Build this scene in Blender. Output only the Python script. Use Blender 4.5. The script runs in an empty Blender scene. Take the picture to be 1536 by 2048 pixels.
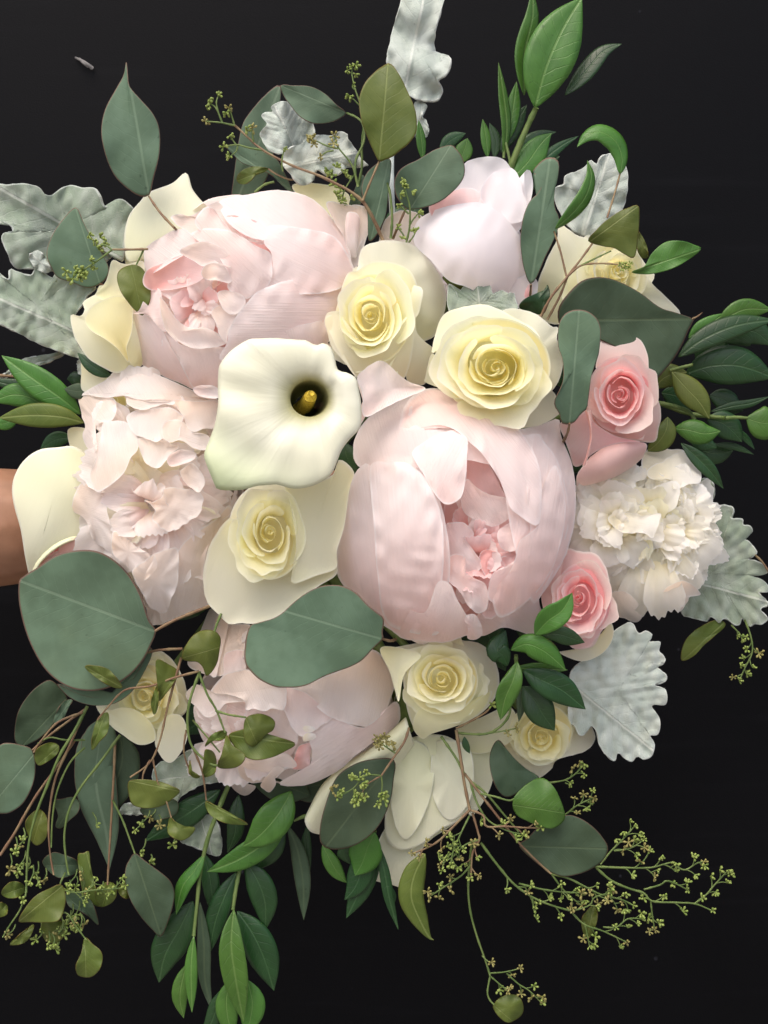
import bpy, math, random
import numpy as np
from mathutils import Vector
random.seed(7); rng = np.random.default_rng(7)
sc = bpy.context.scene
COL = sc.collection
R_ = math.radians
# ------------------------------------------------------------------ camera, sky, sun, exposure
K = 0.0003            # metres to one unit of the modelling space (x right, y down, z towards the viewer)
D = 0.75              # distance from the camera to the plane z = 0
cam_d = bpy.data.cameras.new('camera'); cam = bpy.data.objects.new('camera', cam_d); COL.objects.link(cam)
cam.location = (0, -D, 0); cam.rotation_euler = (R_(90), 0, 0)
cam_d.sensor_fit = 'VERTICAL'; cam_d.sensor_height = 24
cam_d.lens = 24 * D / (2048 * K)
cam_d.clip_start = 0.02; cam_d.clip_end = 50
sc.camera = cam
world = bpy.data.worlds.new('World'); sc.world = world; world.use_nodes = True
wn = world.node_tree.nodes; wl = world.node_tree.links
sky = wn.new('ShaderNodeTexSky'); sky.sky_type = 'NISHITA'; sky.sun_disc = False
SUN_EL, SUN_AZ = 62, 207
sky.sun_elevation = R_(SUN_EL); sky.sun_rotation = R_(SUN_AZ)
sky.air_density = 0.7; sky.dust_density = 5.0; sky.ozone_density = 0.3
wl.new(sky.outputs[0], wn['Background'].inputs[0]); wn['Background'].inputs[1].default_value = 0.15
sun_d = bpy.data.lights.new('sun', 'SUN'); sun_d.energy = 0.75; sun_d.angle = R_(80); sun_d.color = (1, 0.965, 0.915)
sun = bpy.data.objects.new('sun', sun_d); COL.objects.link(sun)
sd = Vector((math.sin(R_(SUN_AZ)) * math.cos(R_(SUN_EL)), math.cos(R_(SUN_AZ)) * math.cos(R_(SUN_EL)), math.sin(R_(SUN_EL))))
sun.rotation_euler = sd.to_track_quat('Z', 'Y').to_euler(); sun.location = sd * 3
sc.view_settings.view_transform = 'Standard'; sc.view_settings.look = 'None'
sc.view_settings.exposure = 0.94; sc.view_settings.gamma = 1
sc.cycles.max_bounces = 10; sc.cycles.diffuse_bounces = 6; sc.cycles.transmission_bounces = 6
sc.cycles.use_denoising = True

# ------------------------------------------------------------------ space helpers
def W(P):
    P = np.atleast_2d(np.asarray(P, float))
    q = (D - P[:, 2] * K) / D
    return np.stack([(P[:, 0] - 768) * K * q, -P[:, 2] * K, (1024 - P[:, 1]) * K * q], 1)
FR = dict(A=(0,100,2), B=(700,0,1.8373), C=(0,700,2), D=(640,650,2.56), E=(1000,550,2.731), F=(0,1200,2), G=(700,1250,1.8373),
          H=(380,620,3.012), a=(230,340,3.072), b=(380,100,2.56), c=(630,460,2.954), d=(130,720,3.791), e=(360,1180,3.339),
          f=(1120,850,3.692), g=(1080,560,3.368), h=(0,350,3.725), P=(0,0,1))
def fp(fr, *v):
    """flat list of coordinates measured in an enlarged detail -> plane coordinates"""
    ox, oy, s = FR[fr]; v = np.array(v, float).reshape(-1, 2)
    return np.stack([ox + v[:, 0] / s, oy + v[:, 1] / s], 1)
_nk = np.random.default_rng(3)
_ND = _nk.normal(size=(9, 3)); _ND /= np.linalg.norm(_ND, axis=1)[:, None]; _NP = _nk.uniform(0, 6.28, 9); _NF = _nk.uniform(.6, 1.7, 9)
def noise(P, scale, seed=0):
    P = np.asarray(P, float) / scale + seed * 7.13
    return sum(np.sin((P @ _ND[i]) * _NF[i] * 3.0 + _NP[i] + seed * (i + 1.7)) for i in range(9)) / 4.0
def norm(v): v = np.asarray(v, float); return v / np.linalg.norm(v)
def catmull(P, n, closed=False):
    """resampled smooth curve through points, even by arc length"""
    P = np.asarray(P, float); m = len(P)
    if m == 2 and not closed:
        t = np.linspace(0, 1, n)[:, None]; return P[0] * (1 - t) + P[1] * t
    out = []
    segs = m if closed else m - 1
    for i in range(segs):
        if closed: p0, p1, p2, p3 = P[(i - 1) % m], P[i], P[(i + 1) % m], P[(i + 2) % m]
        else: p0, p1, p2, p3 = P[max(i - 1, 0)], P[i], P[i + 1], P[min(i + 2, m - 1)]
        t = np.linspace(0, 1, 9)[:-1][:, None]
        out.append(0.5 * ((2 * p1) + (-p0 + p2) * t + (2 * p0 - 5 * p1 + 4 * p2 - p3) * t ** 2 + (-p0 + 3 * p1 - 3 * p2 + p3) * t ** 3))
    Q = np.concatenate(out)
    Q = np.vstack([Q, P[0] if closed else P[-1]])
    d = np.concatenate([[0], np.cumsum(np.linalg.norm(np.diff(Q, axis=0), axis=1))])
    u = np.linspace(0, d[-1], n + 1)[:-1] if closed else np.linspace(0, d[-1], n)
    return np.stack([np.interp(u, d, Q[:, k]) for k in range(Q.shape[1])], 1)

# ------------------------------------------------------------------ object helpers
def thing(name, label, cat, pos, group=None):
    o = bpy.data.objects.new(name, None); COL.objects.link(o)
    o.location = W([pos])[0]; o.empty_display_size = 0.01
    o['label'] = label; o['category'] = cat
    if group: o['group'] = group
    return o
def raw_mesh(name, V, F, uv=None, edge=None, smooth=True):
    me = bpy.data.meshes.new(name); me.from_pydata(V.tolist(), [], F); me.update()
    if smooth: me.polygons.foreach_set('use_smooth', [True] * len(me.polygons))
    li = np.empty(len(me.loops), int); me.loops.foreach_get('vertex_index', li)
    if uv is not None:
        l = me.uv_layers.new(name='UVMap'); l.data.foreach_set('uv', np.asarray(uv, np.float32)[li].ravel())
    if edge is not None:
        a = me.attributes.new('edge', 'FLOAT', 'POINT'); a.data.foreach_set('value', np.asarray(edge, np.float32))
    return me
def mobj(name, P, F, mat, parent, uv=None, edge=None, thick=0, label=None):
    V = W(P); org = np.array(parent.location) if parent else 0
    me = raw_mesh(name, V - org, F, uv, edge); me.materials.append(mat)
    o = bpy.data.objects.new(name, me); COL.objects.link(o)
    if parent: o.parent = parent
    if thick:
        m = o.modifiers.new('thickness', 'SOLIDIFY'); m.thickness = thick * K; m.offset = 0
    if label: o['label'] = label
    return o
def grid_faces(nu, nv, wrap=False):
    F = []
    for i in range(nu - (0 if wrap else 1)):
        for j in range(nv - 1):
            a = i * nv + j; b = ((i + 1) % nu) * nv + j
            F.append((a, a + 1, b + 1, b))
    return F
def ball(cx, cy, z0, rx, ry, rz):
    def f(x, y):
        r = np.sqrt(((x - cx) / rx) ** 2 + ((y - cy) / ry) ** 2)
        return z0 + np.where(r < .95, rz * np.sqrt(np.maximum(1 - r ** 2, .05)), rz * (.312 - (r - .95) * 2.2))
    return f
def plane(z, gx=0, gy=0, cx=0, cy=0, bend=0, rb=100):
    return lambda x, y: z + gx * (x - cx) + gy * (y - cy) - bend * (((x - cx) ** 2 + (y - cy) ** 2) / rb ** 2)
def patch(name, out, zf, mat, parent, base=None, tip=None, cen=None, dz=0, lift=0, lp=4, wave=0, wf=5, jag=0, crinkle=0, cs=30,
          rings=10, n=80, seed=0, thick=0, ruf=0, rs=20, bend=0, fold=0, fdir=None, label=None, tiltx=0, tilty=0, relief=None):
    """a petal or leaf blade: smooth closed outline, a real curved surface zf under it, edges lifted or rolled"""
    out = np.asarray(out, float)
    O = catmull(out, n, True)
    c = np.array(cen, float) if cen is not None else O.mean(0)
    rad = np.linalg.norm(O - c, axis=1).mean()
    ang = np.linspace(0, 2 * np.pi, n, endpoint=False)
    if jag:
        j = jag * (.6 * noise(np.stack([O[:, 0], O[:, 1], O[:, 0] * 0], 1), 11, seed) + .6 * noise(np.stack([O[:, 0], O[:, 1], O[:, 0] * 0], 1), 28, seed + 2))
        d = (O - c); O = O + d / np.linalg.norm(d, axis=1)[:, None] * j[:, None]
    S = 1 - (1 - np.linspace(0, 1, rings + 1)[1:]) ** 1.35
    pts = [np.array([[c[0], c[1]]])] + [c + s * (O - c) for s in S]
    XY = np.concatenate(pts); s = np.concatenate([[0]] + [np.full(n, q) for q in S]); a = np.concatenate([[0]] + [ang] * rings)
    z = zf(XY[:, 0], XY[:, 1]) + dz + lift * s ** lp
    if wave: z = z + wave * s ** 2.5 * (np.sin(wf * a + seed * 1.9) + .5 * np.sin((wf * 1.7 // 1 + 1) * a + seed))
    if crinkle: z = z + crinkle * noise(np.stack([XY[:, 0], XY[:, 1], 0 * s], 1), cs, seed)
    z = z + tiltx * (XY[:, 0] - c[0]) + tilty * (XY[:, 1] - c[1])
    base = np.array(base, float) if base is not None else out[0]; tip = np.array(tip, float) if tip is not None else 2 * c - base
    ax = tip - base; Lx = np.linalg.norm(ax) + 1e-6; ax = ax / Lx; ay = np.array([-ax[1], ax[0]])
    u = (XY - base) @ ax / Lx; v = (XY - base) @ ay / Lx
    if fold: z = z + fold * np.sqrt((v * 3) ** 2 + .01)
    if ruf: z = z + ruf * s ** 2 * noise(np.stack([XY[:, 0], XY[:, 1], 0 * s], 1), rs, seed + 3)
    if bend: z = z - bend * (v * 2) ** 2 * (Lx / 100)
    if relief: z = z + relief(XY[:, 0], XY[:, 1], u, v, s)
    P = np.column_stack([XY, z])
    F = [(0, 1 + (k + 1) % n, 1 + k) for k in range(n)]
    for r in range(rings - 1):
        b0 = 1 + r * n; b1 = b0 + n
        for k in range(n): F.append((b0 + k, b0 + (k + 1) % n, b1 + (k + 1) % n, b1 + k))
    return mobj(name, P, F, mat, parent, np.column_stack([u, v + .5]), s, thick, label)
def loft(name, curves, mat, parent, nu=40, nv=12, crinkle=0, cs=25, seed=0, thick=0, wave=0, wf=4, label=None):
    """surface through several 3-D curves"""
    C = np.array([catmull(c, nu) for c in curves])
    G = np.array([catmull(C[:, i], nv) for i in range(nu)])          # nu x nv x 3
    P = G.reshape(-1, 3).copy()
    u = np.repeat(np.linspace(0, 1, nu), nv); v = np.tile(np.linspace(0, 1, nv), nu)
    if wave: P[:, 2] += wave * np.sin(wf * u * 6.28 + seed) * v ** 2
    if crinkle: P[:, 2] += crinkle * noise(P, cs, seed)
    e = np.maximum(np.abs(u - .5) * 2, v)
    return mobj(name, P, grid_faces(nu, nv), mat, parent, np.column_stack([v, u]), e, thick, label)
PROF = dict(
    ruscus=[(0, .04), (.05, .25), (.18, .66), (.35, .95), (.5, 1), (.65, .9), (.8, .6), (.92, .26), (1, .0)],
    euc=[(0, .05), (.06, .42), (.2, .85), (.38, 1), (.55, .93), (.72, .68), (.86, .36), (.95, .12), (1, .0)],
    curl=[(0, .1), (.1, .5), (.3, .9), (.5, 1), (.7, .8), (.88, .4), (1, 0)])
def leaf(mid, hw, mat, parent, prof='ruscus', tilt=0, cup=.25, fold=.15, wave=0, seed=0, nu=26, nv=9, name='leaf', twist=0, thick=1.2):
    M = catmull(np.array(mid, float), nu)
    T = np.gradient(M, axis=0); T /= np.linalg.norm(T, axis=1)[:, None]
    t = np.linspace(0, 1, nu); pr = np.array(PROF[prof]); w = np.interp(t, pr[:, 0], pr[:, 1])
    w = np.convolve(np.pad(w, 1, mode='edge'), [.25, .5, .25], 'valid'); w[-1] = 0.0; w[0] = .04
    S = np.cross(T, [0, 0, 1.0]); S /= np.linalg.norm(S, axis=1)[:, None] + 1e-9
    N = np.cross(S, T)
    th = R_(tilt) + R_(twist) * (t - .3)
    S2 = S * np.cos(th)[:, None] + N * np.sin(th)[:, None]; N2 = np.cross(S2, T)
    N2 *= np.sign(N2[:, 2:3] + 1e-9) if abs(tilt) < 80 else 1
    v = np.linspace(-1, 1, nv)
    G = M[:, None, :] + S2[:, None, :] * (v[None, :, None] * (hw * w)[:, None, None])
    off = (-cup * v ** 2 + fold * np.abs(v))[None, :] * hw * w[:, None]
    if wave: off = off + wave * np.sin(t * 9 + seed)[:, None] * (v ** 2 * np.sign(v))[None, :] * w[:, None]
    G = G + N2[:, None, :] * off[:, :, None]
    uv = np.column_stack([np.repeat(t, nv), (np.tile(v, nu) * np.repeat(w, nv) * hw / max(np.linalg.norm(M[-1] - M[0]), 1) + .5)])
    return mobj(name, G.reshape(-1, 3), grid_faces(nu, nv), mat, parent, uv, np.abs(np.tile(v, nu)), thick)
def tube_data(pts, r0, r1, n=14, ns=6, knob=0):
    M = catmull(np.array(pts, float), n)
    T = np.gradient(M, axis=0); T /= np.linalg.norm(T, axis=1)[:, None]
    up = np.array([.3, .2, .93]); S = np.cross(T, up); S /= np.linalg.norm(S, axis=1)[:, None]; N = np.cross(S, T)
    r = np.linspace(r0, r1, n)
    if knob: r = r * (1 + knob * (np.arange(n) % 5 == 2))
    a = np.linspace(0, 2 * np.pi, ns, endpoint=False)
    G = M[:, None] + r[:, None, None] * (S[:, None] * np.cos(a)[None, :, None] + N[:, None] * np.sin(a)[None, :, None])
    F = []
    for i in range(n - 1):
        for j in range(ns): F.append((i * ns + j, i * ns + (j + 1) % ns, (i + 1) * ns + (j + 1) % ns, (i + 1) * ns + j))
    F.append(tuple(range(ns))); F.append(tuple((n - 1) * ns + j for j in range(ns))[::-1])
    return G.reshape(-1, 3), F
def tube(name, pts, r0, r1, mat, parent, n=14, ns=6, knob=0):
    P, F = tube_data(pts, r0, r1, n, ns, knob)
    return mobj(name, P, F, mat, parent, np.zeros((len(P), 2)), np.zeros(len(P)))

def frame_of(axis):
    a = norm(axis); ex = norm(np.cross([0, 1, 0], a)); ey = np.cross(a, ex); return ex, ey, a
def cup(parent, mat, C, fr, phi, w, rim, h, L, a0, a1, p=1.4, c=.3, e=2.6, sp=0, ruf=0, rf=3, notch=0, nu=17, nv=9, seed=0,
        name='petal', tipup=0, squash=(1, 1)):
    """one petal of a flower: a curved sheet round the flower's axis, angles in degrees; rim = radius and h = height of its top edge"""
    ex, ey, az = fr; C = np.array(C, float)
    s = np.linspace(-1, 1, nu); v = np.linspace(0, 1, nv)
    al = R_(a0) + (R_(a1) - R_(a0)) * np.linspace(0, 1, 40) ** p
    rho = np.concatenate([[0], np.cumsum(np.sin(al[:-1] / 2 + al[1:] / 2))]) * L / 39; hh = np.concatenate([[0], np.cumsum(np.cos(al[:-1] / 2 + al[1:] / 2))]) * L / 39
    rho = rho - rho[-1] + rim; hh = hh - hh[-1] + h
    S, V = np.meshgrid(s, v, indexing='ij')
    vm = 1 - c * np.abs(S) ** e + tipup * np.exp(-(S / .12) ** 2)
    if notch: vm = vm + notch * (np.sin(S * 11 + seed) * .5 + np.sin(S * 23 + seed * 2) * .5 + .6 * np.sin(S * 5 + seed * 3))
    Vv = np.clip(V * vm, 0, 1.12)
    r = np.interp(Vv, np.linspace(0, 1, 40), rho) + np.maximum(Vv - 1, 0) * L * math.sin(al[-1])
    z = np.interp(Vv, np.linspace(0, 1, 40), hh) + np.maximum(Vv - 1, 0) * L * math.cos(al[-1])
    r = np.maximum(r, 1.5)
    r = r * (1 + sp * S * V)
    wid = .45 + .55 * np.sin(np.clip(V, 0, 1) * np.pi * .55)
    th = R_(phi) + R_(w) * S * wid
    if ruf:
        q = ruf * V ** 2
        r = r + q * np.sin(S * rf * 3.14 + seed * 2.3) + .4 * q * np.sin(S * rf * 7 + seed)
        z = z + .5 * q * np.sin(S * rf * 4 + seed * 1.3)
    X = r * np.cos(th) * squash[0]; Y = r * np.sin(th) * squash[1]
    P = C + X[..., None] * ex + Y[..., None] * ey + z[..., None] * az
    e_ = np.maximum(np.abs(S) ** 3, V)
    return mobj(name, P.reshape(-1, 3), grid_faces(nu, nv), mat, parent, np.column_stack([V.ravel(), S.ravel() * .5 + .5]), e_.ravel())
def frill(t, mat, base, d, L, Wd, el, curl=.6, rip=.12, rk=3, notch=.06, seed=0, nu=25, nv=11, name='petal'):
    """a frilly petal: rises from base towards direction d (in the plane), elevation el in degrees, rippled and notched at its end"""
    base = np.array(base, float); a = math.atan2(d[1], d[0]); dx = np.array([math.cos(a), math.sin(a), 0]); sx = np.array([-math.sin(a), math.cos(a), 0])
    S, V = np.meshgrid(np.linspace(-1, 1, nu), np.linspace(0, 1, nv), indexing='ij')
    vm = 1 - .35 * np.abs(S) ** 2.4 + notch * (np.sin(S * 9 + seed) * .6 + np.sin(S * 21 + seed * 2) * .5 + .8 * np.sin(S * 4 + seed * 3))
    Vv = V * vm
    e = R_(el) - curl * Vv ** 1.5
    dl = L * Vv
    X = dl * np.cos(e * .8 + .2 * R_(el)); Z = dl * np.sin(e)
    sh = .30 + .70 * np.sin(np.clip(Vv, 0, 1.1) * 1.75)
    Y = Wd * S * sh
    rr = rip * L * V ** 1.6 * (np.sin(S * rk * 2.2 + seed * 2.3) + .45 * np.sin(S * rk * 5.1 + seed))
    X = X - rr * math.sin(R_(el)); Z = Z + rr * math.cos(R_(el)) + .25 * Wd * (np.abs(S) ** 2) * (.5 + .5 * math.sin(seed * 5))
    P = base + X[..., None] * dx + Y[..., None] * sx + Z[..., None] * np.array([0, 0, 1.0])
    return mobj(name, P.reshape(-1, 3), grid_faces(nu, nv), mat, t, np.column_stack([V.ravel(), S.ravel() * .5 + .5]), np.maximum(np.abs(S) ** 3, V).ravel())
BIND = np.array([600, 1050, -330.])
def stem_to_hand(parent, start, mat, r=9):
    s = np.array(start, float); j = rng.normal(size=3) * [22, 22, 10]
    b = BIND + j; e = BIND + j * 1.8 + [20, 330, -230]
    m = s * .45 + b * .55 + np.array([0, 0, 40])
    tube('stem', [s, m, b, e], r * .8, r, mat, parent, n=16)

# ------------------------------------------------------------------ materials
def mat_new(name):
    m = bpy.data.materials.new(name); m.use_nodes = True; nt = m.node_tree; nt.nodes.clear()
    return m, nt
class NB:
    def __init__(s, nt): s.nt = nt
    def n(s, t, **k):
        x = s.nt.nodes.new(t)
        for a, b in k.items(): setattr(x, a, b)
        return x
    def put(s, sock, v):
        if isinstance(v, bpy.types.NodeSocket): s.nt.links.new(v, sock)
        elif v is not None: sock.default_value = v
    def m(s, op, a, b=None, c=None):
        x = s.n('ShaderNodeMath', operation=op); s.put(x.inputs[0], a); s.put(x.inputs[1], b)
        if c is not None: s.put(x.inputs[2], c)
        return x.outputs[0]
    def mix(s, f, a, b, blend='MIX'):
        x = s.n('ShaderNodeMix', data_type='RGBA', blend_type=blend); s.put(x.inputs[0], f)
        for i, v in ((6, a), (7, b)):
            if isinstance(v, (tuple, list)): v = tuple(v) + (1,) if len(v) == 3 else v
            s.put(x.inputs[i], v)
        return x.outputs[2]
    def step(s, v, lo, hi, a=0, b=1):
        x = s.n('ShaderNodeMapRange', interpolation_type='SMOOTHSTEP'); s.put(x.inputs[0], v)
        for i, q in enumerate((lo, hi, a, b)): x.inputs[i + 1].default_value = q
        return x.outputs[0]
def common(nb):
    tc = nb.n('ShaderNodeTexCoord'); uv = nb.n('ShaderNodeUVMap'); sx = nb.n('ShaderNodeSeparateXYZ'); nb.put(sx.inputs[0], uv.outputs[0])
    at = nb.n('ShaderNodeAttribute', attribute_name='edge')
    oi = nb.n('ShaderNodeObjectInfo')
    return tc, uv, sx, at, oi
def finish(nb, col, rough, trans, bump, tcol=None, spec=.35, sheen=0, coat=0, bdist=.0004):
    p = nb.n('ShaderNodeBsdfPrincipled'); nb.put(p.inputs['Base Color'], col); nb.put(p.inputs['Roughness'], rough)
    p.inputs['Specular IOR Level'].default_value = spec
    if sheen: p.inputs['Sheen Weight'].default_value = sheen; p.inputs['Sheen Roughness'].default_value = .5
    if coat: p.inputs['Coat Weight'].default_value = coat; p.inputs['Coat Roughness'].default_value = .3
    out = nb.n('ShaderNodeOutputMaterial')
    if bump is not None:
        b = nb.n('ShaderNodeBump'); b.inputs['Strength'].default_value = .6; b.inputs['Distance'].default_value = bdist
        nb.put(b.inputs['Height'], bump); nb.put(p.inputs['Normal'], b.outputs[0])
    if trans:
        t = nb.n('ShaderNodeBsdfTranslucent'); nb.put(t.inputs[0], tcol if tcol is not None else col)
        if bump is not None: nb.put(t.inputs['Normal'], b.outputs[0])
        mx = nb.n('ShaderNodeMixShader'); mx.inputs[0].default_value = trans
        nb.put(mx.inputs[1], p.outputs[0]); nb.put(mx.inputs[2], t.outputs[0]); nb.put(out.inputs[0], mx.outputs[0])
    else: nb.put(out.inputs[0], p.outputs[0])
def petal_mat(name, base, tip, margin=None, trans=.32, lo=.1, hi=.85, streak=.05, rough=.55, vary=.04, wr=1.0, mlo=.93):
    m, nt = mat_new(name); nb = NB(nt); tc, uv, sx, at, oi = common(nb)
    g = nb.step(sx.outputs[0], lo, hi)
    c = nb.mix(g, base, tip)
    if margin: c = nb.mix(nb.step(at.outputs['Fac'], mlo, 1.0), c, margin)
    mp = nb.n('ShaderNodeMapping'); mp.inputs['Scale'].default_value = (1.6, 38, 1); nb.put(mp.inputs[0], uv.outputs[0])
    st = nb.n('ShaderNodeTexNoise'); st.inputs['Scale'].default_value = 1.5; st.inputs['Detail'].default_value = 3; nb.put(st.inputs[0], mp.outputs[0])
    so = nb.n('ShaderNodeTexNoise'); so.inputs['Scale'].default_value = 45; so.inputs['Detail'].default_value = 3; nb.put(so.inputs[0], tc.outputs['Object'])
    fi = nb.n('ShaderNodeTexNoise'); fi.inputs['Scale'].default_value = 900; fi.inputs['Detail'].default_value = 4; nb.put(fi.inputs[0], tc.outputs['Object'])
    c = nb.mix(nb.m('MULTIPLY', nb.step(st.outputs[0], .4, .75), streak * 3), c, tuple(x * .86 for x in base))
    c = nb.mix(nb.m('MULTIPLY', nb.step(so.outputs[0], .35, .7), .35), c, tuple((a * .6 + b * .4) for a, b in zip(base, tip)))
    hsv = nb.n('ShaderNodeHueSaturation'); nb.put(hsv.inputs['Color'], c)
    nb.put(hsv.inputs['Value'], nb.m('MULTIPLY_ADD', oi.outputs['Random'], vary, 1 - vary))
    nb.put(hsv.inputs['Saturation'], nb.m('MULTIPLY_ADD', oi.outputs['Random'], .3, .85))
    bump = nb.m('ADD', nb.m('MULTIPLY', st.outputs[0], 1.0 * wr), nb.m('ADD', nb.m('MULTIPLY', so.outputs[0], 1.2), nb.m('MULTIPLY', fi.outputs[0], .22)))
    finish(nb, hsv.outputs[0], rough, trans, bump, spec=.2, bdist=.00035)
    return m
def leaf_mat(name, c1, c2, vein, edge_col=None, rough=.5, trans=.18, spec=.4, nveins=9, vstr=.35, sheen=0, coat=0, tcol=None, vary=.25, bump_d=.0006, fuzz=0, nslope=.9):
    m, nt = mat_new(name); nb = NB(nt); tc, uv, sx, at, oi = common(nb)
    u = sx.outputs[0]; v = nb.m('ABSOLUTE', nb.m('SUBTRACT', sx.outputs[1], .5))
    so = nb.n('ShaderNodeTexNoise'); so.inputs['Scale'].default_value = 70; so.inputs['Detail'].default_value = 5; nb.put(so.inputs[0], tc.outputs['Object'])
    fi = nb.n('ShaderNodeTexNoise'); fi.inputs['Scale'].default_value = 1400; fi.inputs['Detail'].default_value = 3; nb.put(fi.inputs[0], tc.outputs['Object'])
    c = nb.mix(nb.step(so.outputs[0], .35, .68), c1, c2)
    mid = nb.step(v, .004, .014, 1, 0)
    wob = nb.m('MULTIPLY', nb.m('SUBTRACT', so.outputs[0], .5), .12)
    k = nb.m('FRACT', nb.m('MULTIPLY', nb.m('ADD', nb.m('SUBTRACT', u, nb.m('MULTIPLY', v, nslope)), wob), nveins))
    tri = nb.m('ABSOLUTE', nb.m('SUBTRACT', k, .5))
    side = nb.m('MULTIPLY', nb.step(tri, .0, .07, 1, 0), nb.step(v, .0, .45, 1, .15))
    c = nb.mix(nb.m('MULTIPLY', side, vstr * .6), c, vein)
    c = nb.mix(nb.m('MULTIPLY', mid, min(1, vstr * 3)), c, vein)
    bl = nb.n('ShaderNodeTexNoise'); bl.inputs['Scale'].default_value = 210; bl.inputs['Detail'].default_value = 2; nb.put(bl.inputs[0], tc.outputs['Object'])
    c = nb.mix(nb.m('MULTIPLY', nb.step(bl.outputs[0], .70, .78), .55), c, tuple(x * .45 for x in c1))
    pa = nb.n('ShaderNodeTexNoise'); pa.inputs['Scale'].default_value = 22; pa.inputs['Detail'].default_value = 2; nb.put(pa.inputs[0], tc.outputs['Object'])
    c = nb.mix(nb.m('MULTIPLY', nb.step(pa.outputs[0], .5, .8), .5), c, (c2[0] * 1.25, c2[1] * 1.12, c2[2] * .95))
    if edge_col: c = nb.mix(nb.m('MULTIPLY', nb.step(at.outputs['Fac'], .972, .99), .6), c, edge_col)
    hsv = nb.n('ShaderNodeHueSaturation'); nb.put(hsv.inputs['Color'], c)
    nb.put(hsv.inputs['Value'], nb.m('MULTIPLY_ADD', oi.outputs['Random'], vary, 1 - vary * .5))
    nb.put(hsv.inputs['Hue'], nb.m('MULTIPLY_ADD', oi.outputs['Random'], .02, .49))
    bump = nb.m('ADD', nb.m('MULTIPLY', mid, -.6), nb.m('ADD', nb.m('MULTIPLY', side, -.35), nb.m('ADD', nb.m('MULTIPLY', so.outputs[0], .8), nb.m('MULTIPLY', fi.outputs[0], .12 + fuzz))))
    finish(nb, hsv.outputs[0], rough, trans, bump, spec=spec, sheen=sheen, coat=coat, tcol=None, bdist=bump_d)
    return m
def plain_mat(name, c1, c2, rough=.6, scale=120, trans=0, spec=.35, bump=True, bd=.0003):
    m, nt = mat_new(name); nb = NB(nt); tc = nb.n('ShaderNodeTexCoord')
    so = nb.n('ShaderNodeTexNoise'); so.inputs['Scale'].default_value = scale; so.inputs['Detail'].default_value = 5; nb.put(so.inputs[0], tc.outputs['Object'])
    c = nb.mix(nb.step(so.outputs[0], .35, .65), c1, c2)
    finish(nb, c, rough, trans, so.outputs[0] if bump else None, spec=spec, bdist=bd)
    return m
M = {}
M['blush'] = petal_mat('blush_petal', (.955, .78, .73), (.96, .89, .86), margin=(.965, .935, .92), wr=1.7, trans=.5)
M['blush_in'] = petal_mat('inner_pink_petal', (.95, .58, .54), (.95, .77, .76), margin=(.96, .89, .89), trans=.55, wr=.8)
M['palepink'] = petal_mat('pale_pink_petal', (.955, .83, .72), (.96, .91, .875), margin=(.965, .95, .935), trans=.55, wr=1.4)
M['white'] = petal_mat('white_peony_petal', (.955, .90, .70), (.955, .94, .89), margin=(.96, .955, .94), trans=.55, wr=.8)
M['whitepink'] = petal_mat('white_pink_petal', (.95, .87, .86), (.95, .92, .93), margin=(.96, .94, .95), trans=.5, wr=.4, streak=.01)
M['cream'] = petal_mat('cream_rose_petal', (.96, .88, .50), (.955, .94, .68), margin=(.96, .955, .80), trans=.55, wr=.4, streak=.02, lo=.3, hi=1)
M['creamo'] = petal_mat('cream_outer_petal', (.94, .92, .60), (.945, .945, .73), margin=(.95, .95, .80), trans=.5, wr=.4, streak=.02)
M['creampeach'] = petal_mat('peach_cream_petal', (.945, .88, .62), (.945, .925, .76), margin=(.95, .945, .82), trans=.5, wr=.4, streak=.02)
M['pinkrose'] = petal_mat('pink_rose_petal', (.93, .47, .47), (.945, .71, .68), margin=(.95, .83, .81), trans=.52, wr=.4, mlo=.88, lo=.3, hi=1)
M['pinkouter'] = petal_mat('pink_outer_petal', (.93, .60, .55), (.93, .76, .70), margin=(.94, .85, .77), trans=.5, wr=.4)
M['calla'] = petal_mat('calla_spathe', (.84, .85, .62), (.88, .88, .70), margin=(.90, .90, .78), trans=.35, wr=.6, streak=.03, rough=.5)
M['euc'] = leaf_mat('eucalyptus_leaf', (.080, .128, .078), (.10, .16, .10), (.15, .215, .14), (.17, .05, .05), rough=.6, trans=.12, spec=.2, nveins=11, vstr=.22, bump_d=.0003, vary=.2)
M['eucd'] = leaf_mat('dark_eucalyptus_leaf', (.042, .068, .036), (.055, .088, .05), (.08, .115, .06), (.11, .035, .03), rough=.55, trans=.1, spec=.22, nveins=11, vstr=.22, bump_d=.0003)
M['olive'] = leaf_mat('olive_young_leaf', (.085, .12, .02), (.12, .155, .03), (.22, .26, .08), (.15, .08, .02), rough=.42, trans=.22, spec=.3, vstr=.2, bump_d=.0004)
M['rus'] = leaf_mat('ruscus_leaf', (.05, .14, .018), (.07, .18, .028), (.15, .27, .07), None, rough=.38, trans=.2, spec=.35, vstr=.2, coat=.06)
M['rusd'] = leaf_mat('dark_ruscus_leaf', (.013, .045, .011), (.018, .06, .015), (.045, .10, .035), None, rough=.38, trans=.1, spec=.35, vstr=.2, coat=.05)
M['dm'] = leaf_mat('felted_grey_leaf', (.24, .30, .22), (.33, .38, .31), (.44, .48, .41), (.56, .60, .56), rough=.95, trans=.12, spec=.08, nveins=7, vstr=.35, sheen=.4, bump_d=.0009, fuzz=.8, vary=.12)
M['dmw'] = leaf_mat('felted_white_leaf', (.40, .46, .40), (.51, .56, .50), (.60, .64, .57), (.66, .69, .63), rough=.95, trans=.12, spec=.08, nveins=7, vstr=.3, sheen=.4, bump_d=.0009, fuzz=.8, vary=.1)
M['stem_g'] = plain_mat('green_stem', (.08, .13, .03), (.13, .18, .05))
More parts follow.
